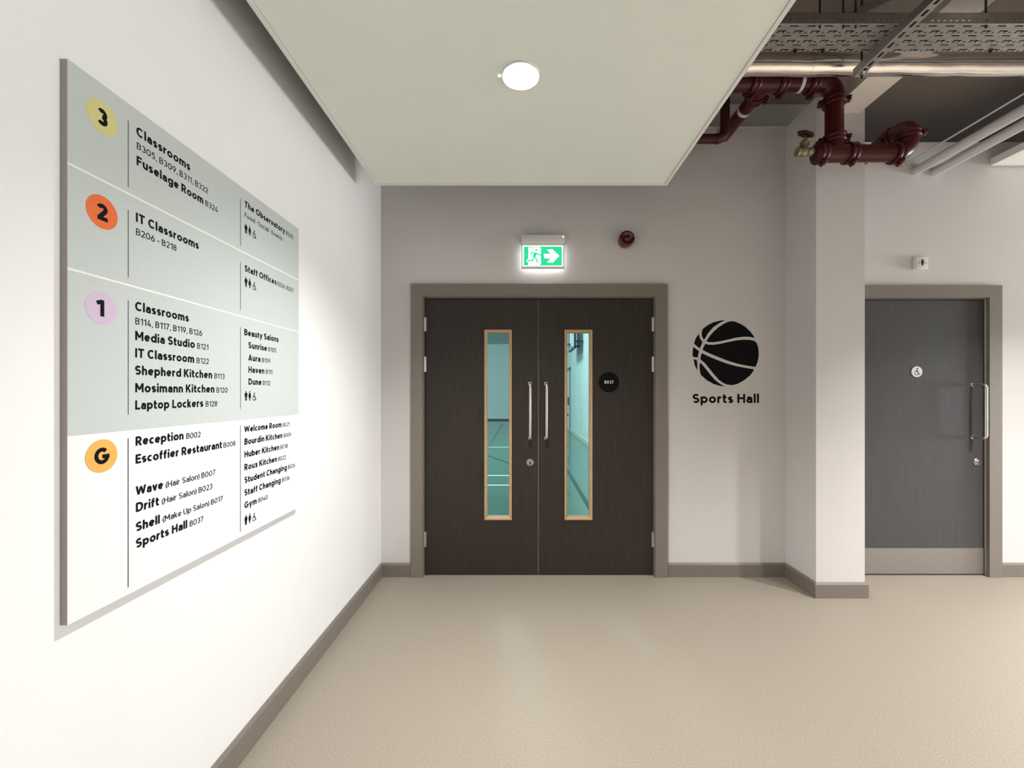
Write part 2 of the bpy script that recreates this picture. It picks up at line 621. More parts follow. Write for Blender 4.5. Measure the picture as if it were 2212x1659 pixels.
# double doorway and single doorway in the back wall
DX0, DX1 = (905 - U0) * PX, (1424 - U0) * PX
DZ = EYE + (V0 - 632) * PX
WX0, WX1, WZ = 2.545, (2137 - U0) * PX - 0.012, EYE + (V0 - 642) * PX
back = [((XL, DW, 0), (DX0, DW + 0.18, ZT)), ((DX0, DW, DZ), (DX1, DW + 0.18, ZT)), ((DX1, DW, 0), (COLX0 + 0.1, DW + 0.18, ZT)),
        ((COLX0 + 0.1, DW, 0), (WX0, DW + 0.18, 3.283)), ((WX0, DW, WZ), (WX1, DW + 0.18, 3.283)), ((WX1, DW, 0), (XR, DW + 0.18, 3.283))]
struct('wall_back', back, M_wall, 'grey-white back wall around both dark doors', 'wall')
struct('trim_1', [((XL, DW - 0.004, ZT), (COLX0, DW + 0.19, ZT + 0.012))], M_wall, 'thin pale ledge along the top of the back wall', 'ledge')
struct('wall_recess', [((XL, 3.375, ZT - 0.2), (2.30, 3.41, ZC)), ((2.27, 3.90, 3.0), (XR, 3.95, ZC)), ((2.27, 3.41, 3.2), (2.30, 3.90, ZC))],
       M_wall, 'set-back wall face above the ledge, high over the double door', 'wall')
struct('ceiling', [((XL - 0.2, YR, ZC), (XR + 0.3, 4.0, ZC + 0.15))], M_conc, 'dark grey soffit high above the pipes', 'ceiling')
struct('column', [((COLX0, COLY, 0), (COLX1, DW + 0.001, ZT))], M_wall, 'square plastered column between the double door and grey door', 'column')
struct('beam', [((2.08, YR, 3.283), (2.288, COLY + 0.01, ZC))], M_beam, 'pale painted beam running forward from the column top', 'beam')
struct('wall_right', [((XR, YR, 0), (XR + 0.2, 0.6, ZC)), ((XR, 3.14, 0), (XR + 0.2, DW + 0.2, ZC)), ((XR, 0.6, 0), (XR + 0.2, 3.14, 0.2)), ((XR, 0.6, 2.2), (XR + 0.2, 3.14, ZC))],
       M_wall, 'right wall with the large window', 'wall')
struct('wall_rear', [((XL - 0.2, YR - 0.2, 0), (1.5, YR, ZC)), ((4.9, YR - 0.2, 0), (XR + 0.2, YR, ZC)), ((1.5, YR - 0.2, 0), (4.9, YR, 0.3)), ((1.5, YR - 0.2, 2.3), (4.9, YR, ZC))],
       M_wall, 'rear wall behind the viewer with a window', 'wall')
struct('window_1', [((XR + 0.06, 0.6 + i * 0.83, 0.2), (XR + 0.11, 0.65 + i * 0.83, 2.2)) for i in range(4)] + [((XR + 0.06, 0.6, z), (XR + 0.11, 3.14, z + 0.05)) for z in (0.2, 2.15)],
       M_galvd, 'grey framed window in the right wall', 'window')
struct('window_2', [((1.5 + i * 0.84, YR - 0.12, 0.3), (1.55 + i * 0.84, YR - 0.07, 2.3)) for i in range(5)] + [((1.5, YR - 0.12, z), (4.9, YR - 0.07, z + 0.05)) for z in (0.3, 2.25)],
       M_galvd, 'grey framed window in the rear wall', 'window')


# skirting: a flat board with a sloped top, swept along the wall foot
def skirting(name, path, label, t=0.015, h=0.104):
    """path: (x, y) points along the wall foot, room side on the left"""
    prof = [(0, 0), (t, 0), (t, h - 0.012), (t * 0.45, h), (0, h)]
    b = MB()
    rings = []
    n = len(path)
    for i, p in enumerate(path):
        p = Vector(p)
        d1 = (p - Vector(path[i - 1])).normalized() if i else None
        d2 = (Vector(path[i + 1]) - p).normalized() if i < n - 1 else None
        d1 = d1 or d2
        d2 = d2 or d1
        n1, n2 = Vector((-d1.y, d1.x)), Vector((-d2.y, d2.x))
        m = (n1 + n2).normalized()
        m = m / m.dot(n1)
        rings.append([b.bm.verts.new((p.x + m.x * a, p.y + m.y * a, z)) for a, z in prof])
    for a, c in zip(rings, rings[1:]):
        for k in range(len(prof)):
            b.bm.faces.new((a[k], a[(k + 1) % 5], c[(k + 1) % 5], c[k]))
    b.bm.faces.new(rings[0])
    b.bm.faces.new(list(reversed(rings[-1])))
    return tag(b.build(name, M_skirt, None, 30), label, 'skirting', None, 'structure')


ARCH0, ARCH1 = (886.6 - U0) * PX * 0.993, (1443 - U0) * PX * 0.993
skirting('baseboard_left', [(XL, DW), (XL, YR)], 'grey skirting along the foot of the white left wall')
skirting('baseboard_back', [(ARCH0 - 0.001, DW), (XL + 0.0153, DW)], 'short taupe skirting left of the double door')
skirting('baseboard_column', [(COLX1, DW), (COLX1, COLY), (COLX0, COLY), (COLX0, DW), (ARCH1 + 0.001, DW)], 'taupe skirting from the double door round the column foot')
skirting('baseboard_right', [(XR, DW), ((2166 - U0) * PX * 0.993, DW)], 'taupe skirting right of the grey door')


# ------------------------------------------------------------------ doors
def grain_leaf(lo, hi, hole, m, parent, name='door_leaf'):
    b = MB()
    (x0, y0, z0), (x1, y1, z1) = lo, hi
    if hole:
        hx0, hz0, hx1, hz1 = hole
        # front, back and rims of a slab with a hole
        xs, zs = [x0, hx0, hx1, x1], [z0, hz0, hz1, z1]
        for i in range(3):
            for j in range(3):
                if (i, j) == (1, 1):
                    continue
                for y in (y0, y1):
                    b.quad([(xs[i], y, zs[j]), (xs[i + 1], y, zs[j]), (xs[i + 1], y, zs[j + 1]), (xs[i], y, zs[j + 1])])
        for (ax0, az0, ax1, az1) in ((x0, z0, x1, z1), hole):
            b.quad([(ax0, y0, az0), (ax1, y0, az0), (ax1, y1, az0), (ax0, y1, az0)])
            b.quad([(ax0, y0, az1), (ax1, y0, az1), (ax1, y1, az1), (ax0, y1, az1)])
            b.quad([(ax0, y0, az0), (ax0, y1, az0), (ax0, y1, az1), (ax0, y0, az1)])
            b.quad([(ax1, y0, az0), (ax1, y1, az0), (ax1, y1, az1), (ax1, y0, az1)])
        bmesh.ops.remove_doubles(b.bm, verts=b.bm.verts[:], dist=1e-5)
    else:
        b.box(lo, hi, 0.001, 1)
    return b.build(name, m, parent, 30)


def bead(x0, z0, x1, z1, yf, yb, w, parent):
    """mitred timber glazing bead: outer rectangle, w wide, sloped in towards the glass"""
    b = MB()
    def ring(d, y):
        return [b.bm.verts.new(v) for v in ((x0 + d, y, z0 + d), (x1 - d, y, z0 + d), (x1 - d, y, z1 - d), (x0 + d, y, z1 - d))]
    rs = [ring(0.0, yf + 0.012), ring(0.0, yf), ring(w * 0.55, yf), ring(w, yf + 0.010), ring(w, yb)]
    for a, c in zip(rs, rs[1:]):
        for k in range(4):
            b.bm.faces.new((a[k], a[(k + 1) % 4], c[(k + 1) % 4], c[k]))
    return b.build('glazing_bead', M_oak, parent, 20)


def pull_handle(x, z0, z1, yf, proj, r, parent, name='pull_handle'):
    rb = 0.022
    yb = yf - proj
    pts = [(x, yf, z0), (x, yb + rb, z0)]
    pts += [(x, yb + rb - rb * math.sin(a), z0 + rb - rb * math.cos(a)) for a in [math.pi / 2 * k / 6 for k in range(1, 7)]]
    pts += [(x, yb, z1 - rb)]
    pts += [(x, yb + rb - rb * math.cos(a), z1 - rb + rb * math.sin(a)) for a in [math.pi / 2 * k / 6 for k in range(1, 7)]]
    pts += [(x, yf, z1)]
    h = MB()
    h.tube(pts, r, 16)
    for z in (z0, z1):
        h.lathe((x, yf, z), (0, -1, 0), [(0, r * 1.5), (0.004, r * 1.5), (0.005, r)], 16)
    return h.build(name, M_steel, parent)


def hinge(x, v0, v1, parent):
    z0, z1 = EYE + (V0 - v1) * PX, EYE + (V0 - v0) * PX
    y = DW + 0.012
    h = MB()
    n = 3
    for k in range(n):
        a = z0 + (z1 - z0) * k / n
        c = z0 + (z1 - z0) * (k + 1) / n - 0.001
        h.tube([(x, y, a), (x, y, c)], 0.0075, 14)
    h.box((x - 0.013, y + 0.004, z0), (x + 0.013, y + 0.0075, z1))
    return h.build('hinge', M_steel, parent)


LY = DW + 0.02                  # front of the leaves
lk = LY / F
d1 = thing('door_1', (0, DW, 0), 'dark brown double door with two narrow windows in a taupe frame', 'door', None, 'structure')
lx0, lxm, lx1 = (918.5 - U0) * lk, (1163 - U0) * lk, (1410 - U0) * lk
lz1 = EYE + (V0 - 645.5) * lk
ay = DW - 0.025                 # architrave front
ax0, ax1 = (887 - U0) * ay / F, (1442.5 - U0) * ay / F
bx0, bx1 = (912.7 - U0) * ay / F, (1416 - U0) * ay / F
az1, bz1 = EYE + (V0 - 613) * ay / F, EYE + (V0 - 639) * ay / F


def door_frame(x0, xi0, xi1, x1, zi, z1, leafx0, leafx1, leafz, parent):
    b = MB()
    # architraves, mitred
    b.prism([(x0, ay, 0), (xi0, ay, 0), (xi0, ay, zi), (x0, ay, z1)], (0, DW - ay, 0))
    b.prism([(xi1, ay, 0), (x1, ay, 0), (x1, ay, z1), (xi1, ay, zi)], (0, DW - ay, 0))
    b.prism([(x0, ay, z1), (xi0, ay, zi), (xi1, ay, zi), (x1, ay, z1)], (0, DW - ay, 0))
    o = b.build('architrave', M_frame, parent, 30)
    c = MB()
    # linings with a stop behind the leaf
    c.box((x0 + 0.03, ay + 0.012, 0), (leafx0 - 0.004, DW + 0.18, leafz + 0.004))
    c.box((leafx1 + 0.004, ay + 0.012, 0), (x1 - 0.03, DW + 0.18, leafz + 0.004))
    c.box((x0 + 0.03, ay + 0.012, leafz + 0.004), (x1 - 0.03, DW + 0.18, z1 - 0.03))
    c.box((leafx0 - 0.01, LY + 0.048, 0), (leafx0 + 0.015, DW + 0.12, leafz))
    c.box((leafx1 - 0.015, LY + 0.048, 0), (leafx1 + 0.01, DW + 0.12, leafz))
    c.box((leafx0, LY + 0.048, leafz - 0.015), (leafx1, DW + 0.12, leafz + 0.006))
    return c.build('frame_lining', M_frame, parent, 30)


door_frame(ax0, bx0, bx1, ax1, bz1, az1, lx0, lx1, lz1, d1)
for side in (0, 1):
    x0, x1 = (lx0, lxm - 0.0022) if side == 0 else (lxm + 0.0022, lx1)
    w0, w1 = (1046.5, 1105.5) if side == 0 else (1219.5, 1279.5)
    hx0, hx1 = (w0 - U0) * lk, (w1 - U0) * lk
    hz0, hz1 = EYE + (V0 - 1123) * lk, EYE + (V0 - 712.5) * lk
    leaf = grain_leaf((x0, LY, 0.006), (x1, LY + 0.044, lz1), (hx0 + 0.004, hz0 + 0.004, hx1 - 0.004, hz1 - 0.004), M_wenge, d1)
    leaf['label'] = ('left leaf with the round keyhole' if side == 0 else 'right leaf with the black number disc')
    bead(hx0, hz0, hx1, hz1, LY - 0.006, LY + 0.022, 0.021, leaf)
    g = boxes('glass_pane', [((hx0 + 0.012, LY + 0.020, hz0 + 0.012), (hx1 - 0.012, LY + 0.026, hz1 - 0.012))], M_glass, leaf)
    g2 = bead(hx0, hz0, hx1, hz1, LY + 0.050, LY + 0.024, 0.019, leaf)
    hxp = (1145.2 if side == 0 else 1180.8)
    pull_handle((hxp - U0) * (LY - 0.06) / F, EYE + (V0 - 948) * (LY - 0.06) / F, EYE + (V0 - 828.5) * (LY - 0.06) / F, LY, 0.062, 0.0096, leaf)
    for v0, v1 in ((685, 715), (770, 803), (1150, 1183)):
        hinge((lx0 - 0.004) if side == 0 else (lx1 + 0.004), v0, v1, leaf)
    if side == 0:
        lc = ((1145 - U0) * lk, LY, EYE + (V0 - 999) * lk)
        b = MB()
        b.lathe(lc, (0, -1, 0), [(0, 0.028), (0.006, 0.028), (0.009, 0.025), (0.009, 0.012), (0.011, 0.011), (0.011, 0)], 28)
        b.build('lock_escutcheon', M_steel, leaf)
        k = MB()
        k.box((lc[0] - 0.0055, LY - 0.0125, lc[2] - 0.015), (lc[0] + 0.0055, LY - 0.0105, lc[2] + 0.009), 0.0008)
        k.build('keyhole', M_dark, leaf)
        boxes('meeting_seal', [((x1 - 0.001, LY + 0.004, 0.006), (x1 + 0.0034, LY + 0.040, lz1))], M_seal, leaf)

# black room number disc on the right leaf
t = thing('room_number_sign', ((1315 - U0) * lk, LY, EYE + (V0 - 825.5) * lk), 'black round plate reading B037 on the brown double door', 'sign')
cx, cy, cz = t.location
MB().lathe((cx, LY - 0.0002, cz), (0, -1, 0), [(0, 0.0765), (0.003, 0.0765), (0.004, 0.0755), (0.004, 0)], 48).build('plate', M_black, t)
b = MB()
put_text(b, 'B037', plane_fn((cx, LY - 0.0046, cz), (1, 0, 0), (0, 0, 1)), -9.4 * lk, -3.3 * lk, 9.8 * lk, 6.8 * lk, 0.19, 0.16)
b.build('lettering', M_white, t, 0, False)

# single door, reflected window light put into its grey colour
d2 = thing('door_2', (3.0, DW, 0), 'single door, dark grey from reflected light put in its colour, with steel kick plate at the right', 'door', None, 'structure')
gx0, gx1 = 2.58, (2126.5 - U0) * lk
gz1 = EYE + (V0 - 648) * lk
door_frame(2.47, 2.555, (2138 - U0) * ay / F, (2165.5 - U0) * ay / F, EYE + (V0 - 642) * ay / F, EYE + (V0 - 616) * ay / F, gx0, gx1, gz1, d2)
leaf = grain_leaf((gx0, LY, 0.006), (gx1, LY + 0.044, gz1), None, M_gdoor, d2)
kp = boxes('kick_plate', [((gx0 + 0.003, LY - 0.002, 0.012), (gx1 - 0.003, LY - 0.0001, EYE + (V0 - 1184) * lk))], M_kick, leaf)
hy = LY - 0.095
pull_handle((2130 - U0) * hy / F, EYE + (V0 - 947) * hy / F, EYE + (V0 - 831) * hy / F, LY, 0.095, 0.0105, leaf)
lc = ((2110 - U0) * lk, LY, EYE + (V0 - 998) * lk)
b = MB()
b.lathe(lc, (0, -1, 0), [(0, 0.029), (0.006, 0.029), (0.009, 0.026), (0.009, 0.014), (0.02, 0.013), (0.021, 0)], 28)
b.build('lock_escutcheon', M_steel, leaf)
b = MB()
b.box((lc[0] - 0.003, LY - 0.024, lc[2] - 0.011), (lc[0] + 0.003, LY - 0.019, lc[2] + 0.011), 0.001)
b.build('turn_slot', M_dark, leaf)


def wheelchair(mb, fn, x, y, h, w):
    """seated wheelchair figure in a box w by h with its foot at (x, y)"""
    f = lambda a, c, q=0.0: fn(x + a * w, y + c * h, q)
    def st(pts, wd, k=[0]):
        k[0] += 1
        strip(mb, pts, wd, f, k[0] * 6e-5)
    disc(mb, 0.52, 0.90, 0.125 , 0.10, f, 20)
    st(arc(0.42, 0.32, 0.36, 0.28, 100, 350, 18), 0.085)
    st([(0.42, 0.80), (0.45, 0.42), (0.72, 0.42), (0.84, 0.10), (0.99, 0.12)], 0.105)
    st([(0.44, 0.62), (0.72, 0.62)], 0.085)


t = thing('accessible_toilet_sign', ((1980 - U0) * lk, LY, EYE + (V0 - 803) * lk), 'small white round wheelchair sign on the grey door', 'sign')
cx, cy, cz = t.location
MB().lathe((cx, LY - 0.0002, cz), (0, -1, 0), [(0, 0.0415), (0.003, 0.0415), (0.004, 0.0405), (0.004, 0)], 40).build('plate', M_white, t)
b = MB()
wheelchair(b, plane_fn((cx, LY - 0.0046, cz), (1, 0, 0), (0, 0, 1)), -0.021, -0.026, 0.054, 0.043)
b.build('wheelchair_symbol', M_ink, t, 0, False)

# small white wall unit above the grey door
t = thing('wall_sensor', ((1983 - U0) * PX, DW, EYE + (V0 - 570) * PX), 'square white wall unit with dark oval above the grey door', 'sensor')
cx, cy, cz = t.location
b = MB()
b.box((cx - 0.045, DW - 0.035, cz - 0.046), (cx + 0.045, DW - 0.0005, cz + 0.046), 0.006, 3)
b.build('housing', M_white, t)
b = MB()
b.lathe((cx + 0.001, DW - 0.0345, cz), (0, -1, 0), [(0, 0.026), (0.004, 0.022), (0.006, 0.012), (0.0065, 0)], 28)
o = b.build('lens', M_dark, t)
for v in o.data.vertices:
    v.co.x = (cx + 0.001) + (v.co.x - cx - 0.001) * 0.36
for s in (-1, 1):
    MB().lathe((cx + s * 0.026, DW - 0.0345, cz - 0.004), (0, -1, 0), [(0, 0.005), (0.002, 0.005), (0.0025, 0)], 12).build('screw', M_galv, t)

# ------------------------------------------------------------------ sports hall behind the double door
HX, HY = 1.76, 21.7
hf = struct('floor_hall', [((-14, DW + 0.10, -0.1), (HX + 0.14, HY + 0.2, 0.0))], M_hfloor, 'green sports hall floor seen through the door windows', 'floor')
struct('wall_hall_far', [((-14, HY, 0), (HX + 0.14, HY + 0.2, 3.93))], M_hwall, 'pale far wall of the sports hall', 'wall')
struct('wall_hall_far_upper', [((-14, HY - 0.02, 3.93), (HX + 0.14, HY + 0.2, 7.2))], M_hband, 'grey cladding above the far sports hall wall', 'wall')
struct('wall_hall_right', [((HX, 3.95, 0), (HX + 0.14, HY + 0.2, 7.2)), ((HX, DW + 0.19, 0), (HX + 0.14, 3.95, 3.0))], M_hwall, 'bright right wall of the sports hall', 'wall')
struct('wall_hall_left', [((-14.2, 3.4, 0), (-14, HY, 7.2))], M_hwall, 'left wall of the sports hall', 'wall')
struct('wall_hall_front', [((-14, DW + 0.2, 0), (XL - 0.2, 3.42, 7.2)), ((-14, 3.42, 3.2), (HX + 0.14, 3.5, 7.2))], M_hwall, 'front wall of the sports hall above the door', 'wall')
struct('ceiling_hall', [((-14.2, 3.42, 7.2), (HX + 0.14, HY + 0.2, 7.35))], M_hband, 'dark ceiling of the sports hall', 'ceiling')
struct('baseboard_hall', [((HX - 0.015, 3.6, 0), (HX, HY, 0.11))], M_cream, 'cream skirting of the bright hall wall', 'skirting')
struct('baseboard_hall_far', [((-14, HY - 0.015, 0), (HX - 0.02, HY, 0.07))], M_blue, 'dark skirting below the far hall wall', 'skirting')
for y, wd in ((14.6, 0.05), (10.86, 0.055), (7.10, 0.05), (6.354, 0.05)):
    boxes('court_line', [((-6, y - wd / 2, 0.0), (HX - 0.7 if y > 10 else 0.3, y + wd / 2, 0.0012))], M_lnw if y < 14 else M_lnr, hf)
boxes('court_line', [((-0.885, 4.2, 0.0), (-0.835, 19, 0.001))], M_lnr, hf)
boxes('court_line', [((0.79, 3.7, 0.0), (0.85, 19, 0.0014))], M_lnd, hf)
b = MB()
p0, p1 = Vector((-0.95, 9.75, 0)), Vector((-0.10, 8.05, 0))
dd = (p1 - p0).normalized()
nn = Vector((-dd.y, dd.x, 0)) * 0.03
b.prism([p0 - dd * 2 + nn, p0 - dd * 2 - nn, p1 + dd * 0.3 - nn, p1 + dd * 0.3 + nn], (0, 0, 0.0012))
b.build('court_line', M_lnd, hf)
d3 = thing('door_3', (HX, 15.8, 0), 'pale flush door in the right wall of the sports hall', 'door', None, 'structure')
boxes('door_frame', [((HX - 0.03, 15.15, 0), (HX, 15.25, 2.33)), ((HX - 0.03, 15.15, 2.24), (HX, 17.2, 2.33)), ((HX - 0.03, 17.1, 0), (HX, 17.2, 2.33))], M_frame, d3)
boxes('door_leaf', [((HX - 0.012, 15.25, 0.005), (HX - 0.0005, 17.1, 2.24))], M_hwall, d3)
boxes('door_hardware', [((HX - 0.06, 15.55, 0.95), (HX - 0.013, 15.63, 1.25)), ((HX - 0.05, 15.75, 0.55), (HX - 0.013, 15.9, 0.62))], M_blue, d3)
bb = thing('basketball_backboard', (HX, 12.6, 2.7), 'wall-mounted basketball backboard with hoop high in the sports hall', 'basketball hoop')
boxes('backboard', [((1.505, 12.05, 2.73), (1.535, 13.3, 3.65))], M_white, bb)
boxes('board_frame', [((1.49, 12.0, 2.70), (1.55, 12.05, 3.68)), ((1.49, 13.3, 2.70), (1.55, 13.35, 3.68)), ((1.49, 12.0, 2.68), (1.55, 13.35, 2.73)), ((1.49, 12.0, 3.65), (1.55, 13.35, 3.70))], M_blue, bb)
boxes('wall_bracket', [((1.55, 12.02, 2.70), (HX - 0.06, 12.08, 2.76)), ((1.55, 12.02, 2.84), (HX, 12.08, 2.90)), ((1.60, 12.02, 2.70), (1.64, 12.08, 3.65)), ((1.55, 12.02, 3.45), (HX, 12.08, 3.51))], M_blue, bb)
boxes('wall_bracket', [((1.55, 13.25, 2.84), (HX, 13.31, 2.90))], M_blue, bb)
b = MB()
ring_c = Vector((1.505 - 0.27, 12.67, 2.86))
b.tube([ring_c + Vector((0.225 * math.cos(a), 0.225 * math.sin(a), 0)) for a in [2 * math.pi * k / 28 for k in range(29)]], 0.012, 8)
b.build('hoop_ring', M_blue, bb)
for s in (-1, 1):
    MB().tube([(1.51, 12.67 + s * 0.1, 2.75), (1.40, 12.67 + s * 0.13, 2.85), (1.46, 12.67 + s * 0.1, 2.86)], 0.01, 8).build('hoop_arm', M_blue, bb)

# ------------------------------------------------------------------ wall decal: basketball and words
dec = thing('sports_hall_decal', ((1567 - U0) * PX, DW, EYE + (V0 - 763) * PX), 'black basketball emblem over the words Sports Hall', 'wall sign')
fw = plane_fn((0, DW - 0.0008, 0), (1, 0, 0), (0, 0, 1))
pieces = [
    [(878, 220), (800, 225), (700, 250), (620, 290), (560, 332), (535, 355), (522, 410), (528, 460), (545, 497), (558, 508), (568, 500), (620, 410), (700, 320), (800, 255)],
    [(595, 530), (640, 460), (700, 390), (780, 320), (860, 270), (920, 242), (975, 234), (1020, 240), (1100, 272), (1180, 322), (1250, 390), (1310, 470), (1303, 480), (1240, 468), (1150, 466), (1040, 480), (920, 508), (800, 535), (700, 548), (640, 547), (600, 540)],
    [(578, 572), (620, 584), (700, 586), (800, 572), (920, 545), (1040, 520), (1150, 510), (1240, 512), (1310, 528), (1345, 560), (1365, 620), (1376, 700), (1372, 780), (1355, 850), (1330, 912), (1300, 914), (1180, 895), (1040, 865), (900, 820), (760, 765), (640, 715), (545, 668), (537, 655), (552, 620)],
    [(527, 712), (640, 765), (760, 815), (900, 868), (1040, 905), (1180, 932), (1295, 950), (1303, 965), (1250, 1040), (1160, 1115), (1060, 1170), (980, 1190), (900, 1180), (850, 1160), (780, 1110), (700, 1020), (620, 920), (560, 850), (508, 808), (504, 795), (512, 745)],
    [(497, 858), (520, 868), (580, 940), (650, 1030), (720, 1110), (790, 1165), (868, 1206), (800, 1200), (700, 1172), (600, 1115), (510, 1035), (495, 970), (490, 900)],
    [(478, 425), (440, 480), (418, 535), (410, 568), (420, 580), (488, 637), (500, 630), (535, 545), (500, 495), (487, 455)],
    [(398, 618), (388, 690), (388, 755), (400, 766), (456, 777), (465, 765), (482, 688), (474, 674)],
    [(402, 806), (420, 890), (440, 935), (458, 970), (458, 900), (455, 830), (446, 815), (418, 805)]]
b = MB()
for pc in pieces:
    poly(b, [((1440 + x / 6.914 - U0) * PX, EYE + (V0 - 660 - y / 6.914) * PX) for x, y in pc], fw)
b.build('basketball_emblem', M_black, dec, 0, False)
b = MB()
put_text(b, 'Sports Hall', fw, (1496 - U0) * PX, EYE + (V0 - 870.5) * PX, (1639.5 - U0) * PX, 19.6 * PX, 0.205, 0.10)
b.build('lettering', M_black, dec, 0, False)

# ------------------------------------------------------------------ exit sign
EY = DW - 0.055                 # its lit face
ek = EY / F
def ex(px, py):                 # zoom pixels of the photo to metres on the face
    return ((1080 + px / 6.9125 - U0) * ek, EYE + (V0 - 480 - py / 6.9125) * ek)


t = thing('exit_sign', ((1173 - U0) * PX, DW, EYE + (V0 - 580) * PX), 'lit green running man exit sign above the double door', 'exit sign')
a, c = ex(318, 195), ex(970, 303)
b = MB()
b.box((a[0], EY - 0.012, c[1]), (c[0], DW - 0.0005, a[1]), 0.003, 2)
hb = b.build('housing', M_white, t)
a, c = ex(320, 328), ex(962, 692)
b = MB()
z0 = ex(335, 660)[1]
zt = ex(335, 345)[1]
b.box((a[0], EY, c[1]), (c[0], EY + 0.016, z0), 0.001, 1)
b.box((a[0], EY, z0), (ex(335, 0)[0], EY + 0.016, a[1]), 0.001, 1)
b.box((ex(946, 0)[0], EY, z0), (c[0], EY + 0.016, a[1]), 0.001, 1)
b.box((a[0], EY, zt), (c[0], EY + 0.016, a[1] + 0.013), 0.001, 1)
b.build('panel_frame', M_white, t)
boxes('lit_panel', [((ex(335, 0)[0], EY + 0.004, z0), (ex(946, 0)[0], EY + 0.013, zt))], M_lit, t)
b = MB()
a2, c2 = ex(330, 345), ex(952, 690)
b.box((a2[0], EY + 0.0162, c2[1]), (c2[0], EY + 0.018, a2[1]))
b.build('rear_diffuser', mat('rear_glow_panel', (0.8, 0.8, 0.8), 0.5, var=0.01, emit=(0.93, 1.0, 0.95), estr=2.7), t)
fe = plane_fn((0, EY + 0.0034, 0), (1, 0, 0), (0, 0, 1))
b = MB()
poly(b, [ex(357, 362), ex(357, 645), ex(925, 645), ex(925, 362)], fe)
b.build('green_field', M_green, t, 0, False)
fe2 = plane_fn((0, EY + 0.0028, 0), (1, 0, 0), (0, 0, 1))
b = MB()
poly(b, [ex(*p) for p in ((425, 372), (425, 545), (400, 562), (395, 578), (402, 590), (425, 595), (418, 640), (588, 640), (606, 630), (612, 612), (612, 392), (605, 376), (590, 370))], fe2)
poly(b, [ex(*p) for p in ((655, 470), (757, 470), (700, 405), (782, 402), (888, 500), (790, 602), (700, 600), (757, 538), (660, 538))], fe2)
b.build('doorway_and_arrow', M_lit, t, 0, False)
fe3 = plane_fn((0, EY + 0.0022, 0), (1, 0, 0), (0, 0, 1))
b = MB()
q = ex(543, 415)
disc(b, q[0], q[1], 16 * ek / 6.9125, 16 * ek / 6.9125, fe3, 20)
poly(b, [ex(*p) for p in ((498, 452), (545, 450), (552, 465), (532, 512), (500, 520), (492, 500), (505, 470))], fe3)
for pts, wd in (([(505, 452), (475, 453), (452, 490)], 17), ([(540, 458), (570, 482), (612, 488)], 18), ([(505, 510), (488, 570), (415, 572)], 19), ([(512, 505), (540, 545), (568, 606)], 19)):
    strip(b, [ex(*p) for p in pts], wd * ek / 6.9125, fe3)
poly(b, [ex(*p) for p in ((545, 642), (552, 632), (563, 642))], fe3)
b.build('running_man', M_green, t, 0, False)
b = MB()
q = ex(942, 225)
b.lathe((q[0], EY - 0.0115, q[1]), (0, -1, 0), [(0, 0.005), (0.003, 0.004), (0.004, 0)], 14)
b.build('indicator_light', M_led, t)
b = MB()
fe4 = plane_fn((0, EY - 0.0124, 0), (1, 0, 0), (0, 0, 1))
for i, (u0, u1) in enumerate(((335, 395), (340, 360), (405, 432))):
    for j in range(2 if i != 1 else 1):
        y = (215 + j * 20) if i != 1 else 226
        strip(b, [ex(u0, y), ex(u1, y)], 5 * ek / 6.9125, fe4)
b.build('rating_print', M_seal, t, 0, False)

# ------------------------------------------------------------------ fire sounder
t = thing('fire_alarm_sounder', ((1350 - U0) * PX, DW, EYE + (V0 - 521.5) * PX), 'round dark red alarm sounder on the wall beside the exit sign', 'alarm')
c = t.location
MB().lathe(c, (0, -1, 0), [(0.0003, 0.054), (0.03, 0.054), (0.034, 0.056)], 40).build('base', M_redp, t)
MB().lathe(c, (0, -1, 0), [(0.034, 0.0575), (0.066, 0.0575), (0.073, 0.054), (0.075, 0.046), (0.066, 0.040), (0.060, 0.030), (0.060, 0.024), (0.070, 0.021), (0.075, 0.014), (0.077, 0)], 44).build('horn', M_redp, t)

# ------------------------------------------------------------------ directory sign on the left wall
XS = -1.047
def sy(u):
    return F * (-XS) / (U0 - u)


SY0, SY1 = sy(146), sy(645)
SZ1, SZ0 = EYE + 0.7715, EYE - 0.5345
t = thing('directory_sign', (XL, (SY0 + SY1) / 2, SZ0), 'large floor directory board with four coloured badges on the white wall', 'sign')
boxes('backing_board', [((XL + 0.0002, SY0, SZ0), (XS - 0.001, SY1, SZ1))], M_edge, t)
boxes('face_panel', [((XS - 0.001, SY0, SZ0), (XS, SY1, SZ1))], M_board, t)
g = 0.0027
for z1, z0 in ((0.7715, 0.532 + g), (0.532 - g, 0.289 + g), (0.289 - g, -0.098)):
    o = boxes('floor_section', [((XS, SY0, EYE + z0), (XS + 0.0005, SY1, EYE + z1))], M_sgrey, t)
fs = plane_fn((XS + 0.0011, 0, EYE), (0, 1, 0), (0, 0, 1))
fb = plane_fn((XS + 0.0008, 0, EYE), (0, 1, 0), (0, 0, 1))
for txt, u, dz, m in (('3', 220.7, 0.689, M_yel), ('2', 220.2, 0.452, M_org), ('1', 218.2, 0.2124, M_lil), ('G', 219.7, -0.1555, M_amb)):
    b = MB()
    yc = sy(u)
    disc(b, yc, dz, 0.0402, 0.0410, fb)
    bd = b.build('floor_badge', m, t, 0, False)
    b = MB()
    wd = {'3': 0.0270, '2': 0.0275, '1': 0.0185, 'G': 0.0375}[txt]
    put_text(b, txt, fs, yc - wd / 2 - (0.003 if txt == '1' else 0.0005), dz - 0.0205, yc + wd / 2 - (0.002 if txt == '1' else 0.0), 0.041, 0.235, 0.1)
    b.build('badge_character', M_ink, bd, 0, False)
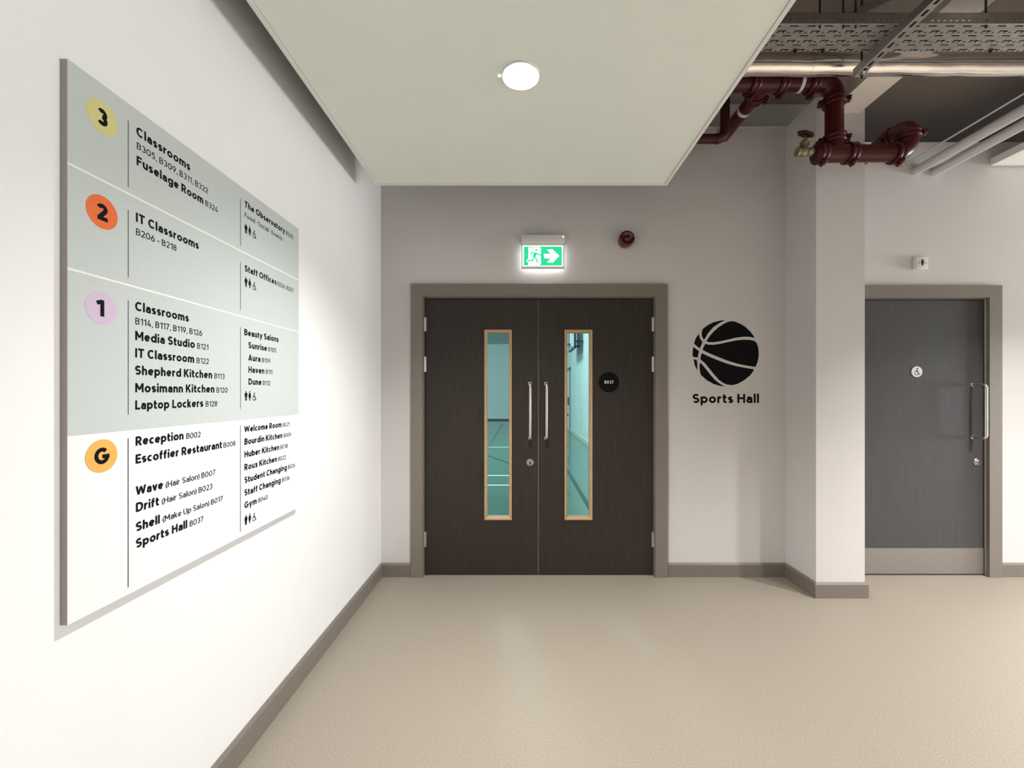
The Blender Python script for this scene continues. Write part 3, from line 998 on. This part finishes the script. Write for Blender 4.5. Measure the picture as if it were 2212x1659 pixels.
for u in (276.5, 519.0):
    for z1, z0 in ((0.7255, 0.548), (0.488, 0.309), (0.2475, -0.0565), (-0.119, -0.515)):
        b = MB()
        strip(b, [(sy(u), z0), (sy(u), z1)], 0.0021 if u < 400 else 0.0026, fs)
        b.build('divider_rule', M_rule, t, 0, False)
CB, CR = 0.0250, 0.0180
LINES = [
    (294, 410, 'Classrooms', 0, 0, '', .702), (0, 0, '', 295, 448.5, 'B305, B309, B311, B322', .666), (294.5, 438.5, 'Fuselage Room', 443, 470, 'B324', .622),
    (293, 428.7, 'IT Classrooms', 0, 0, '', .4665), (0, 0, '', 293.5, 380.5, 'B206 - B218', .431),
    (291.3, 407.2, 'Classrooms', 0, 0, '', .225), (0, 0, '', 291.8, 436, 'B114, B117, B119, B126', .188),
    (291.5, 420.2, 'Media Studio', 425.2, 449.3, 'B121', .145), (291.5, 418.8, 'IT Classroom', 424.4, 450.2, 'B122', .098),
    (291.3, 457.6, 'Shepherd Kitchen', 462.6, 484.5, 'B113', .051), (291.5, 462.6, 'Mosimann Kitchen', 467.3, 490.9, 'B120', .0033),
    (291.5, 438.2, 'Laptop Lockers', 443.8, 468.7, 'B128', -.0436),
    (292.7, 396, 'Reception', 402.2, 432.7, 'B002', -.1417), (292.7, 479, 'Escoffier Restaurant', 482.6, 508, 'B008', -.1905),
    (292.9, 351.7, 'Wave', 357.5, 464.5, '(Hair Salon) B007', -.277), (293.2, 343, 'Drift', 349.3, 458.1, '(Hair Salon) B023', -.322),
    (293.2, 344.4, 'Shell', 351.1, 480.4, '(Make Up Salon) B017', -.375), (293.2, 403.7, 'Sports Hall', 409.5, 438.4, 'B037', -.420),
    (528, 614.8, 'The Observatory', 617.2, 632.6, 'B325', .705), (0, 0, '', 528, 609.5, 'Food \u00b7 Social \u00b7 Events', .667),
    (528, 596.5, 'Staff Offices', 598.9, 633.1, 'B226, B227', .4625), (527.2, 601.3, 'Beauty Salons', 0, 0, '', .2205),
    (536.1, 576, 'Sunrise', 579.1, 596.2, 'B105', .174), (535.8, 562, 'Aura', 565.6, 583.3, 'B109', .1262), (536.3, 570.3, 'Haven', 573.7, 587.6, 'B111', .0802),
    (536.3, 564.2, 'Dune', 567.3, 583.2, 'B112', .034), (527.3, 607.7, 'Welcome Room', 610.7, 625, 'B021', -.1465),
    (527.7, 609.5, 'Bourdin Kitchen', 612.6, 628.6, 'B009', -.194), (527.7, 602.5, 'Huber Kitchen', 605.3, 620.8, 'B018', -.242),
    (527.7, 597.7, 'Roux Kitchen', 600.4, 616.9, 'B022', -.2905), (527.7, 619.1, 'Student Changing', 622, 636.7, 'B026', -.339),
    (527.7, 605.8, 'Staff Changing', 609, 624.8, 'B036', -.3868), (527.7, 554, 'Gym', 557.8, 577.8, 'B040', -.4342)]
for u0, u1, bold, v0, v1, reg, dz in LINES:
    b = MB()
    cb = CB if (u0 or v0) < 500 else 0.0240
    if bold:
        put_text(b, bold, fs, sy(u0), dz, sy(u1), cb, 0.20, 0.115)
    if reg:
        put_text(b, reg, fs, sy(v0), dz, sy(v1), CR if 'Food' not in reg else 0.0168, 0.125, 0.15)
    b.build('lettering', M_ink, t, 0, False)


def person_icon(mb, fn, x, y, h, w, skirt):
    f = lambda a, c, q=0.0: fn(x + a * w, y + c * h, q)
    disc(mb, 0.5, 0.92, 0.17, 0.075, f, 18)
    if skirt:
        poly(mb, [(0.34, 0.82), (0.66, 0.82), (0.98, 0.46), (0.86, 0.42), (0.72, 0.62), (0.84, 0.28), (0.66, 0.28), (0.66, 0), (0.53, 0), (0.53, 0.28), (0.47, 0.28), (0.47, 0), (0.34, 0), (0.34, 0.28), (0.16, 0.28), (0.28, 0.62), (0.14, 0.42), (0.02, 0.46)], f)
    else:
        poly(mb, [(0.2, 0.82), (0.8, 0.82), (0.98, 0.70), (0.98, 0.42), (0.85, 0.42), (0.82, 0.66), (0.78, 0.66), (0.78, 0), (0.56, 0), (0.53, 0.40), (0.47, 0.40), (0.44, 0), (0.22, 0), (0.22, 0.66), (0.18, 0.66), (0.15, 0.42), (0.02, 0.42), (0.02, 0.70)], f)


for dz, h in ((0.607, 0.0370), (0.405, 0.0370), (-0.0275, 0.0375), (-0.498, 0.0370)):
    b = MB()
    person_icon(b, fs, sy(527.8), dz, h, 0.0168, False)
    b.build('man_symbol', M_ink, t, 0, False)
    b = MB()
    person_icon(b, fs, sy(535.8), dz, h, 0.0178, True)
    b.build('woman_symbol', M_ink, t, 0, False)
    b = MB()
    wheelchair(b, fs, sy(544.6), dz, h * 0.84, 0.0245)
    b.build('wheelchair_symbol', M_ink, t, 0, False)

# ------------------------------------------------------------------ suspended ceiling panel and its downlight
HP = 1.33
PZ = EYE + HP
pX0, pX1, pY1, pY0 = -0.931, 0.927, 2.69, -3.6
cp = thing('ceiling_panel', (0, 0, PZ), 'large white suspended ceiling panel with a downlight in it', 'ceiling panel')
LX, LYD, LR = -0.004, 1.762, 0.080
b = MB()
# underside with a round opening: outer field from four strips and a ring
n = 48
e = 0.021
q = 0.2
b.box((pX0 + e, pY0 + e, PZ), (LX - q, pY1 - e, PZ + 0.04))
b.box((LX + q, pY0 + e, PZ), (pX1 - e, pY1 - e, PZ + 0.04))
b.box((LX - q, pY0 + e, PZ), (LX + q, LYD - q, PZ + 0.04))
b.box((LX - q, LYD + q, PZ), (LX + q, pY1 - e, PZ + 0.04))
def sq(a):
    c, s = math.cos(a), math.sin(a)
    m = max(abs(c), abs(s))
    return c / m * q, s / m * q


for z in (PZ, PZ + 0.04):
    inn = [b.bm.verts.new((LX + LR * math.cos(2 * math.pi * k / n), LYD + LR * math.sin(2 * math.pi * k / n), z)) for k in range(n)]
    out = [b.bm.verts.new((LX + sq(2 * math.pi * k / n)[0], LYD + sq(2 * math.pi * k / n)[1], z)) for k in range(n)]
    for k in range(n):
        b.bm.faces.new((inn[k], out[k], out[(k + 1) % n], inn[(k + 1) % n]))
b.build('panel_board', M_panel, cp, 20)
b = MB()
for lo, hi in (((pX0, pY0), (pX0 + e - 0.0025, pY1)), ((pX1 - e + 0.0025, pY0), (pX1, pY1)), ((pX0 + e - 0.0025, pY1 - e + 0.0025), (pX1 - e + 0.0025, pY1)), ((pX0 + e - 0.0025, pY0), (pX1 - e + 0.0025, pY0 + e - 0.0025))):
    b.box((lo[0], lo[1], PZ - 0.003), (hi[0], hi[1], PZ + 0.10), 0.0012, 1)
b.build('edge_trim', M_trimw, cp, 20)
boxes('gap_shade_upstand', [((pX0 + 0.001, pY0, PZ + 0.0405), (pX0 + 0.018, pY1 - 0.03, ZC - 0.001))], M_galvd, cp)  # unseen upstand added to keep light out of the gap by the wall
dl = thing('downlight', (LX, LYD, PZ), 'glowing round recessed downlight in the white ceiling panel', 'light')
c = (LX, LYD, PZ)
MB().lathe(c, (0, 0, 1), [(-0.001, 0.0825), (-0.005, 0.081), (-0.006, 0.076), (-0.003, 0.0735), (0.0, 0.073)], 48).build('trim_ring', M_white, dl)
MB().lathe(c, (0, 0, 1), [(0.0, 0.0735), (0.03, 0.066), (0.060, 0.046), (0.062, 0.040), (0.085, 0.036)], 48).build('reflector', M_refl, dl)
MB().lathe(c, (0, 0, 1), [(0.086, 0.0), (0.084, 0.02), (0.085, 0.037)], 40).build('lamp', M_lamp, dl)
b = MB()
b.lathe((LX - 0.089, LYD, PZ), (0, 0, -1), [(0, 0.006), (0.003, 0.005), (0.004, 0)], 14)
b.build('indicator_light', M_led, dl)
sp = bpy.data.lights.new('downlight_lamp', 'AREA')
sp.shape = 'DISK'
sp.size = 0.07
sp.energy = 41
sp.spread = math.radians(122)
sp.color = (1.0, 0.975, 0.95)
spo = bpy.data.objects.new('downlight_lamp', sp)
spo.location = (LX, LYD, PZ + 0.055)
COL.objects.link(spo)
spo.parent = dl
spo.matrix_parent_inverse = Matrix.Translation(dl.location).inverted()

p2 = thing('ceiling_panel', (4.8, 1.5, 3.097), 'small corner of white ceiling panel beyond the fat white conduits', 'ceiling panel')
boxes('panel_board', [((3.55, -1.0, 3.10), (6.3, 3.15, 3.14))], M_panel, p2)
boxes('edge_trim', [((3.528, -1.0, 3.097), (3.55, 3.17, 3.15)), ((3.55, 3.15, 3.097), (6.3, 3.17, 3.15))], M_trimw, p2)

# ------------------------------------------------------------------ services under the soffit
# perforated cable tray
TZ = EYE + 1.70
TY0, TY1 = 1.934, 2.093
TX0, TX1 = 0.2, 3.5
tr = thing('cable_tray', (2.3, 2.0, TZ), 'perforated grey metal cable tray running above the foil pipe', 'cable tray')
b = MB()
bands = []
nrow = 6
pitch = (TY1 - TY0) / nrow
for r in range(nrow):
    y = TY0 + r * pitch
    bands.append((y, y + pitch * 0.40, None, 0))
    bands.append((y + pitch * 0.40, y + pitch * 0.68, (0.040, 0.080), 0.040 * (r % 2)))
    bands.append((y + pitch * 0.68, y + pitch, (0.006, 0.0267), 0.013 * (r % 2)) if r % 2 else (y + pitch * 0.68, y + pitch, None, 0))
for y0, y1, hol, off in bands:
    if hol is None:
        b.quad([(TX0, y0, TZ), (TX1, y0, TZ), (TX1, y1, TZ), (TX0, y1, TZ)])
        continue
    x = TX0 + off
    b.quad([(TX0, y0, TZ), (x, y0, TZ), (x, y1, TZ), (TX0, y1, TZ)])
    while x < TX1:
        a = x + hol[0]
        e2 = min(x + hol[1], TX1)
        if a < e2:
            b.quad([(a, y0, TZ), (e2, y0, TZ), (e2, y1, TZ), (a, y1, TZ)])
        x += hol[1]
tbo = b.build('tray_base', M_galv, tr, 0)
tbo.modifiers.new('thickness', 'SOLIDIFY').thickness = 0.0012
b = MB()
for y, zt in ((TY0, TZ + 0.048), (TY1, TZ + 0.030)):
    zb = [TZ - 0.0005, TZ + 0.010, TZ + 0.016, zt]
    for i in range(3):
        if i != 1:
            b.quad([(TX0, y, zb[i]), (TX1, y, zb[i]), (TX1, y, zb[i + 1]), (TX0, y, zb[i + 1])])
        else:
            x = TX0
            while x < TX1:
                b.quad([(x + 0.014, y, zb[i]), (x + 0.028, y, zb[i]), (x + 0.028, y, zb[i + 1]), (x + 0.014, y, zb[i + 1])])
                x += 0.028
    s = 1 if y == TY0 else -1
    b.quad([(TX0, y, zt), (TX1, y, zt), (TX1, y + s * 0.012, zt), (TX0, y + s * 0.012, zt)])
fl = b.build('side_flange', M_galvd, tr, 0)
fl.modifiers.new('thickness', 'SOLIDIFY').thickness = 0.0012
# unseen black cables added in the tray to darken its slots
for k in range(4):
    y = TY0 + 0.036 + k * 0.029
    tag(MB().tube([(TX0 + 0.05 + 0.3 * i, y + 0.003 * math.sin(i * 1.9), TZ + 0.0150) for i in range(12)], 0.0132, 12).build('slot_shade_cable', M_dark), 'black cable added to darken the slots of the grey tray', 'cable', 'black cables added to darken the tray slots')
# threaded rods
rods = [(1775, TY0 + 0.012, 'threaded hanger rod on the cable tray nearest the large ceiling panel'), (1826, TY0 + 0.012, 'second threaded hanger rod from the ceiling panel on the cable tray'),
        (1853, TY0 + 0.012, 'threaded hanger rod on the cable tray beside the diagonal bracket'), (2136, TY0 + 0.012, 'threaded hanger rod on the cable tray farthest from the large ceiling panel')]
for u, y, lab in rods:
    x = (u - U0) * TY0 / F
    r = tag(MB().tube([(x, y, TZ - 0.012), (x, y, ZC)], 0.0045, 10).build('hanger_rod', M_rod), lab, 'rod', 'threaded rods holding the services')
for u in (1718, 1778, 2141):
    x = (u - U0) * (TY1 - 0.012) / F
    MB().lathe((x, TY1 - 0.010, TZ - 0.016), (0, 0, 1), [(0, 0), (0, 0.0045), (0.007, 0.0045), (0.007, 0.009), (0.0155, 0.009), (0.0155, 0.0045), (0.03, 0.0045), (0.03, 0)], 10).build('fixing_bolt', M_rod, tr)

# slotted channel running towards the wall under the tray and pipe, with its own rod
CHX, CHZ = 1.06 * 1.64, EYE + 1.64
ch = thing('slotted_channel', (CHX, 2.2, CHZ), 'slotted steel channel slanting up in front of the foil pipe', 'support channel')
cw, chh = 0.041, 0.041
y0, y1 = 0.6, 2.185
w_ = 0.0025
cb_ = [((CHX - cw / 2, y0, CHZ), (CHX - cw / 2 + w_, y1, CHZ + chh)), ((CHX + cw / 2 - w_, y0, CHZ), (CHX + cw / 2, y1, CHZ + chh)),
       ((CHX - cw / 2 + w_, y0, CHZ + chh - w_), (CHX - 0.011, y1, CHZ + chh)), ((CHX + 0.011, y0, CHZ + chh - w_), (CHX + cw / 2 - w_, y1, CHZ + chh)),
       ((CHX - cw / 2 + w_, y0, CHZ), (CHX - 0.0075, y1, CHZ + w_)), ((CHX + 0.0075, y0, CHZ), (CHX + cw / 2 - w_, y1, CHZ + w_))]
y = y0
while y < y1 - 0.06:
    cb_.append(((CHX - 0.0075, y, CHZ), (CHX + 0.0075, y + 0.024, CHZ + w_)))
    y += 0.056
cb_.append(((CHX - 0.0075, y1 - 0.06, CHZ), (CHX + 0.0075, y1, CHZ + w_)))
boxes('channel', cb_, M_galv, ch)
boxes('square_washer', [((CHX - 0.02, y1 - 0.052, CHZ - 0.005), (CHX + 0.02, y1 - 0.012, CHZ - 0.0003))], M_steel, ch)
b = MB()
b.lathe((CHX, y1 - 0.032, CHZ - 0.005), (0, 0, -1), [(0, 0.010), (0.009, 0.010), (0.0095, 0)], 6)
b.build('hex_nut', M_galv, ch, 20)
tag(MB().tube([(CHX, y1 - 0.032, CHZ - 0.030), (CHX, y1 - 0.032, ZC)], 0.005, 10).build('hanger_rod', M_rod), 'threaded rod through the end of the slotted channel', 'rod', 'threaded rods holding the services')
b = MB()
p0, p1 = P(1851, 26, 1.99), P(1925, -8, 1.99)
dv = (p1 - p0).normalized()
up = Vector((0, 1, 0)).cross(dv).normalized()
b.prism([p0 - up * 0.017, p0 + up * 0.017, p1 + up * 0.017 + dv * 0.3, p1 - up * 0.017 + dv * 0.3], (0, 0.035, 0))
tag(b.build('brace_bracket', M_galvd), 'short diagonal steel brace rising off the cable tray', 'bracket')

# foil wrapped pipe
FY, FR = 2.27, 0.0500
fz = EYE + (V0 - 141) * FY / F
fp = thing('insulated_pipe', (2.5, FY, fz), 'shiny foil-wrapped pipe running level below the cable tray', 'pipe')
b = MB()
pts, rs = [], []
for i in range(67):
    x = 0.2 + i * 0.05
    pts.append((x, FY + 0.0012 * math.sin(i * 1.7), fz + 0.0015 * math.sin(i * 0.9)))
    rs.append(FR * (1 + 0.012 * math.sin(i * 2.3) + 0.01 * math.sin(i * 0.71)))
b.tube(pts, rs, 40)
b.build('foil_wrap', M_foil, fp, 60)
for x in (1.55, 2.75):
    b = MB()
    b.tube([(x, FY, fz), (x + 0.03, FY, fz)], FR * 1.035, 40)
    b.build('tape_band', M_foil, fp, 60)

# red sprinkler pipework
RY = 2.65
rk = RY / F
RP = 0.0505
rp = thing('sprinkler_pipework', P(1802, 332, RY), 'dark red sprinkler pipes with bolted couplings and brass valve', 'pipework')


def coupling(p, axis, lug, r=RP, ln=0.052):
    """grooved coupling: two half shells with bolted lugs"""
    p, axis, lug = Vector(p), Vector(axis).normalized(), Vector(lug).normalized()
    b = MB()
    b.lathe(p - axis * ln / 2, axis, [(0, r * 0.99), (0.0, r * 1.22), (0.006, r * 1.30), (ln * 0.3, r * 1.30), (ln * 0.5, r * 1.20), (ln * 0.7, r * 1.30), (ln - 0.006, r * 1.30), (ln, r * 1.22), (ln, r * 0.99)], 32)
    third = axis.cross(lug)
    for s in (-1, 1):
        c0 = p + lug * s * r * 1.42
        for q in (-1, 1):
            a = c0 + third * q * 0.010
            t2 = bmesh.new()
            bmesh.ops.create_cube(t2, size=1)
            mm = Matrix((axis * ln * 0.62, lug * r * 0.62, third * 0.013)).transposed().to_4x4()
            mm.translation = a
            bmesh.ops.transform(t2, matrix=mm, verts=t2.verts[:])
            bmesh.ops.bevel(t2, geom=t2.edges[:], offset=0.003, segments=1, affect='EDGES')
            b.join(t2)
    o = b.build('coupling', M_red, rp)
    for s in (-1, 1):
        b = MB()
        c0 = p + lug * s * r * 1.48
        b.tube([c0 - third * 0.028, c0 + third * 0.028], 0.0055, 8)
        b.lathe(c0 + third * 0.018, third, [(0, 0.011), (0.009, 0.011), (0.0095, 0)], 6)
        b.lathe(c0 - third * 0.018, -third, [(0, 0.011), (0.009, 0.011), (0.0095, 0)], 6)
        b.build('coupling_bolt', M_red, o)
    return o


def bend(c, a0, a1, r, n=10):
    """arc from direction a0 to a1 about c: points c + r*(cos.. a0 + sin.. a1)"""
    a0, a1 = Vector(a0), Vector(a1)
    return [Vector(c) + a0 * r * math.cos(math.pi / 2 * k / n) + a1 * r * math.sin(math.pi / 2 * k / n) for k in range(n + 1)]


Xp, Zp = Vector((1, 0, 0)), Vector((0, 0, 1))
up_z = EYE + (V0 - 180) * rk
vx = (1802 - U0) * rk
lo_z = EYE + (V0 - 331.5) * rk
RB = 0.085
# upper run and its elbow
MB().tube([(0.2, RY, up_z), (vx - RB - 0.03, RY, up_z)], RP, 28).build('upper_pipe', M_red, rp)
MB().tube([(vx - RB - 0.05, RY, up_z)] + bend((vx - RB, RY, up_z - RB), Zp, Xp, RB) + [(vx, RY, up_z - RB - 0.012)], RP * 1.07, 28).build('elbow', M_red, rp)
coupling((vx - RB - 0.055, RY, up_z), Xp, (0, -0.35, 1))
coupling((vx, RY, up_z - RB - 0.03), Zp, (1, -0.35, 0))
MB().tube([(vx, RY, up_z - RB - 0.02), (vx, RY, lo_z + 0.05)], RP * 1.0, 28).build('drop_pipe', M_red, rp)
coupling((vx, RY, lo_z + 0.088), Zp, (1, -0.35, 0))
# lower tee
MB().tube([(vx - 0.105, RY, lo_z), (vx + 0.105, RY, lo_z)], RP * 1.06, 28).build('tee', M_red, rp)
MB().tube([(vx, RY, lo_z), (vx, RY, lo_z + 0.075)], RP * 1.06, 28).build('tee_neck', M_red, rp)
coupling(((1772 - U0) * rk, RY, lo_z), Xp, (0, -0.4, -1))
MB().lathe(((1772 - U0) * rk - 0.026, RY, lo_z), (-1, 0, 0), [(-0.03, RP * 1.15), (0.0, RP * 1.12), (0.012, RP * 0.9), (0.016, 0)], 28).build('end_cap', M_red, rp)
coupling(((1836 - U0) * rk, RY, lo_z), Xp, (0, -0.4, -1))
ex_ = (1962 - U0) * rk
MB().tube([(vx + 0.09, RY, lo_z), (ex_ - RB - 0.01, RY, lo_z)], RP, 28).build('lower_pipe', M_red, rp)
coupling(((1940 - U0) * rk - 0.01, RY, lo_z), Xp, (0, -0.4, -1))
MB().tube([(ex_ - RB - 0.01, RY, lo_z)] + bend((ex_ - RB, RY, lo_z + RB), -Zp, Xp, RB) + [(ex_, RY, lo_z + RB + 0.012)], RP * 1.07, 28).build('elbow', M_red, rp)
ez = EYE + (V0 - 292) * rk
coupling((ex_, RY, ez), Zp, (1, -0.4, 0))
e2z = EYE + (V0 - 284) * rk
MB().tube([(ex_, RY, ez)] + bend((ex_, RY + 0.06, e2z - 0.03), (0, -1, 0), (0, 0, 1), 0.06) + [(ex_, RY + 0.12, e2z + 0.03)], RP * 1.1, 28).build('elbow', M_red, rp)
coupling((ex_ - 0.0, RY + 0.12, e2z + 0.03), (0, 1, 0), (1, 0, 0.3))
MB().tube([(ex_, RY + 0.1, e2z + 0.03), (ex_, DW - 0.001, e2z + 0.03)], RP, 28).build('return_pipe', M_red, rp)
# branch that runs back to the wall
tx = (1652 - U0) * rk
bz = up_z - 0.005
MB().tube([(tx - 0.10, RY, up_z), (tx + 0.10, RY, up_z)], RP * 1.06, 28).build('tee', M_red, rp)
MB().tube([(tx, RY, bz), (tx, RY + 0.11, bz)], RP * 1.02, 28).build('tee_neck', M_red, rp)
coupling(((1648 - U0) * rk - 0.06, RY, up_z), Xp, (0, -0.35, 1))
coupling((tx + 0.105, RY, up_z), Xp, (0, -0.35, 1))
coupling((tx, RY + 0.105, bz), (0, 1, 0), (1, 0, -0.4), RP * 0.95)
MB().tube([(tx, RY + 0.1, bz), (tx, DW - 0.001, bz)], RP * 0.86, 28).build('branch_pipe', M_red, rp)
for p0, p1, r in ((((1724 - U0) * rk, RY, up_z), ((1731 - U0) * rk, RY, up_z), RP * 1.04), ((tx, RY + 0.23, bz), (tx, RY + 0.255, bz), RP * 0.91)):
    o = MB().tube([p0, p1], r, 28).build('white_band', M_white, rp)
    o['label'] = 'white band round the pipe'
# brass drain valve on the end cap
vv = MB()
vxl = (1728 - U0) * rk
vv.tube([((1757 - U0) * rk, RY, lo_z + 0.01), (vxl + 0.05, RY, lo_z + 0.01)], 0.018, 16)
vv.lathe(((1752 - U0) * rk, RY, lo_z + 0.01), (-1, 0, 0), [(0, 0.026), (0.012, 0.026), (0.022, 0.020), (0.035, 0.030), (0.055, 0.030), (0.068, 0.022), (0.075, 0.028), (0.090, 0.028), (0.090, 0.018), (0.086, 0)], 24)
zc = lo_z + 0.01
xc = (1752 - U0) * rk - 0.045
vv.lathe((xc, RY, zc + 0.02), (0.12, 0, 1), [(0, 0.024), (0.022, 0.022), (0.024, 0.028), (0.036, 0.028), (0.04, 0.017), (0.055, 0.015), (0.057, 0.007), (0.09, 0.006), (0.09, 0)], 20)
vo = vv.build('drain_valve', M_brass, rp)
vo['label'] = 'brass drain valve with red handwheel'
b = MB()
hc = Vector((xc + 0.0115, RY, zc + 0.112))
axd = Vector((0.3, -0.35, 1)).normalized()
e1 = axd.cross(Vector((0, 1, 0))).normalized()
e2 = axd.cross(e1)
b.tube([hc + (e1 * math.cos(a) + e2 * math.sin(a)) * (0.042 + 0.003 * math.cos(6 * a)) for a in [2 * math.pi * k / 36 for k in range(37)]], 0.0075, 10)
for k in range(3):
    a = math.pi * k / 3
    d = (e1 * math.cos(a) + e2 * math.sin(a)) * 0.042
    b.tube([hc - d, hc + d], 0.0055, 8)
b.lathe(hc - axd * 0.01, axd, [(0, 0.0), (0, 0.012), (0.02, 0.012), (0.021, 0)], 12)
b.build('handwheel', M_red, vo)

# thin dark red pipe elbow beside the panel
sY = 2.92
sk = sY / F
sp_ = thing('bent_pipe', P(1566, 300, sY), 'thin dark red pipe elbow beside the ceiling panel edge', 'pipe')
sx, sz = (1566 - U0) * sk, EYE + (V0 - 300) * sk
MB().tube([(sx, sY, ZC), (sx, sY, sz + 0.06)], 0.031, 20).build('vertical_pipe', M_redd, sp_)
MB().tube([(sx, sY, sz + 0.062)] + [(sx - 0.06 + 0.06 * math.cos(a), sY, sz + 0.06 - 0.06 * math.sin(a)) for a in [math.pi / 2 * k / 8 for k in range(9)]] + [(sx - 0.063, sY, sz)], 0.034, 20).build('elbow', M_redd, sp_)
MB().tube([(sx - 0.06, sY, sz), (0.6, sY, sz)], 0.031, 20).build('horizontal_pipe', M_redd, sp_)

# white conduits running back to the wall at the right
for x, hh, r, lab in ((2.975, 1.680, 0.032, 'fat white conduit nearest the red pipe elbow'), (3.118, 1.672, 0.032, 'fat white conduit nearest the small white ceiling panel edge'), (2.905, 1.735, 0.006, 'thin white conduit beside the fat pair')):
    b = MB()
    b.tube([(x, 2.36, EYE + hh), (x, DW - 0.001, EYE + hh)], r, 24)
    tag(b.build('white_conduit', M_conduit), lab, 'conduit', 'white conduits running to the wall')
